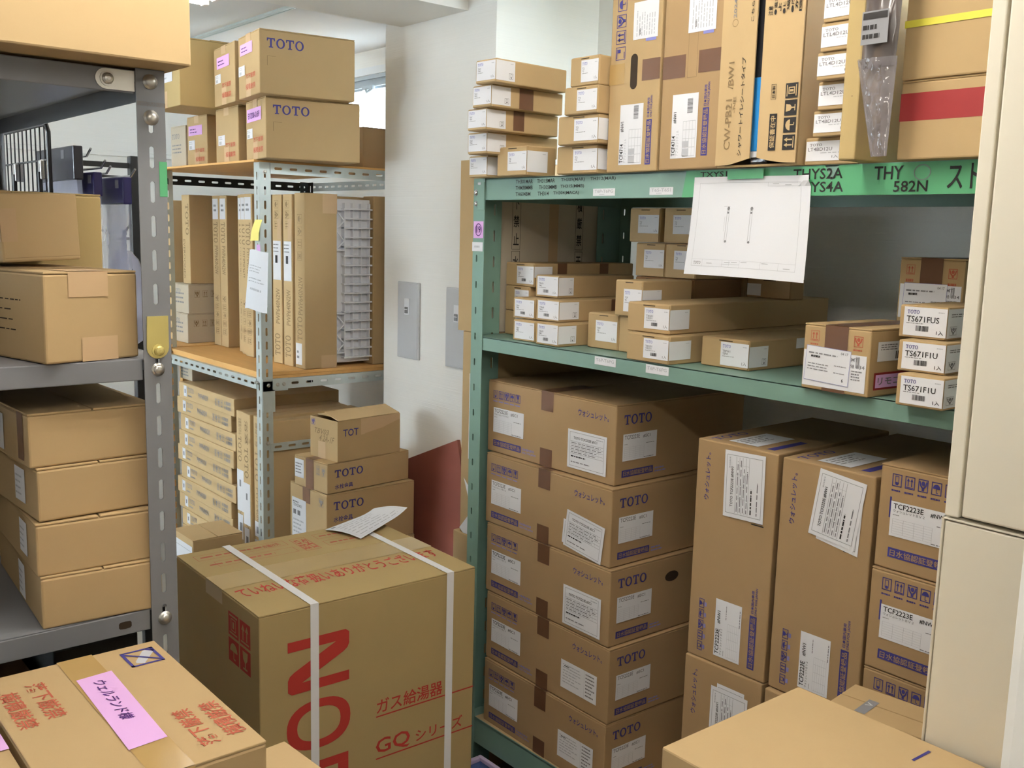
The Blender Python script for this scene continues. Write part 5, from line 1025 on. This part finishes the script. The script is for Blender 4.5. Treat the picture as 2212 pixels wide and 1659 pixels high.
c = Carton('large_carton', 'carton with a pink slip at the very bottom left corner', (-.9, -.02, .0), .42, .272, 1.049, 0, 'kraft', 'rsc', seam='x'); f = c.part('pink_note'); rect(f, c.T, (.02, .88, .32, 1.0), 'pink', .0016); c.done()
c = Carton(CB, 'small plain carton between the pink-note carton and the red-lettered carton', (-.92, .522, .0), .335, .14, .90, 4, 'kraft_light', 'rsc', seam='x'); c.done()
c = Carton('large_carton', 'big plain carton in the right foreground with one violet pen mark', (-.425, .999, .45), .425, .32, .5, -.9, 'kraft_light', 'plain'); poly(c.body, c.T, [(.542, .79), (.552, .79), (.556, .925), (.545, .925)], 'ink_blue', .0006); c.done()
c = Carton('large_carton', 'carton on the floor under the big plain one in the right foreground', (-.425, 1.0, 0), .425, .318, .449, -.9, 'kraft', 'rsc'); c.done()
c = Carton('tall_carton', 'carton with a dark tape end showing behind the big plain one at lower right', (-.660, 1.519, 0), .237, .112, .85, 5.8, 'kraft', 'rsc', seam='x'); f = c.part('tape'); g = c.T.sub((.2, .08, .28, .62), 90); rect(f, g, (0, 0, 1, 1), 'ink_grey', .001); text(f, g, 'V', (.55, .2, .8, .8), 'ink_pale', e=.0014); c.done()

# ================================================================== CREAM STEEL CABINETS
LX, LY = -.638, 1.33
for nm, z0, z1, l in (('low', 0, 1.279, 'lower cream steel cabinet at the right edge'), ('up', 1.2815, 2.2, 'upper cream steel cabinet stacked at the right edge')):
    x0 = LX if nm == 'up' else LX-.003; t = thing('steel_cabinet', l, 'cabinet', (-.2, 1.5, z0)); x1 = .24; yb = 1.70
    b = MB(); b.box(x0, LY+.012, z0, x1, yb, z1, 'cream_steel', .003)
    if nm == 'up':
        for q in ((x0, z0, x0+.02, z1), (x1-.02, z0, x1, z1), (x0+.02, z1-.02, x1-.02, z1)): b.box(q[0], LY, q[1], q[2], LY+.014, q[3], 'cream_steel', .002)
    else:
        for q in ((x0, z0, x0+.0035, z1), (x1-.02, z0, x1, z1), (x0, z1-.003, x1-.02, z1)): b.box(q[0], LY, q[1], q[2], LY+.014, q[3], 'cream_steel', .001)
    wb(b, 'cabinet_body', t)
    b = MB()
    if nm == 'up': b.box(x0+.0245, LY-.002, z0+.003, x1-.024, LY+.010, z1-.024, 'cream_steel', .003)
    else: b.box(x0+.0045, LY+.001, z0+.05, x1-.022, LY+.011, z1-.005, 'cream_steel', .002)
    d_ = wb(b, 'door', t)
    b = MB(); b.box(.1, LY-.012, (z0+z1)/2-.05, .115, LY-.001, (z0+z1)/2+.05, 'zinc', .003); wb(b, 'handle', t, d_)
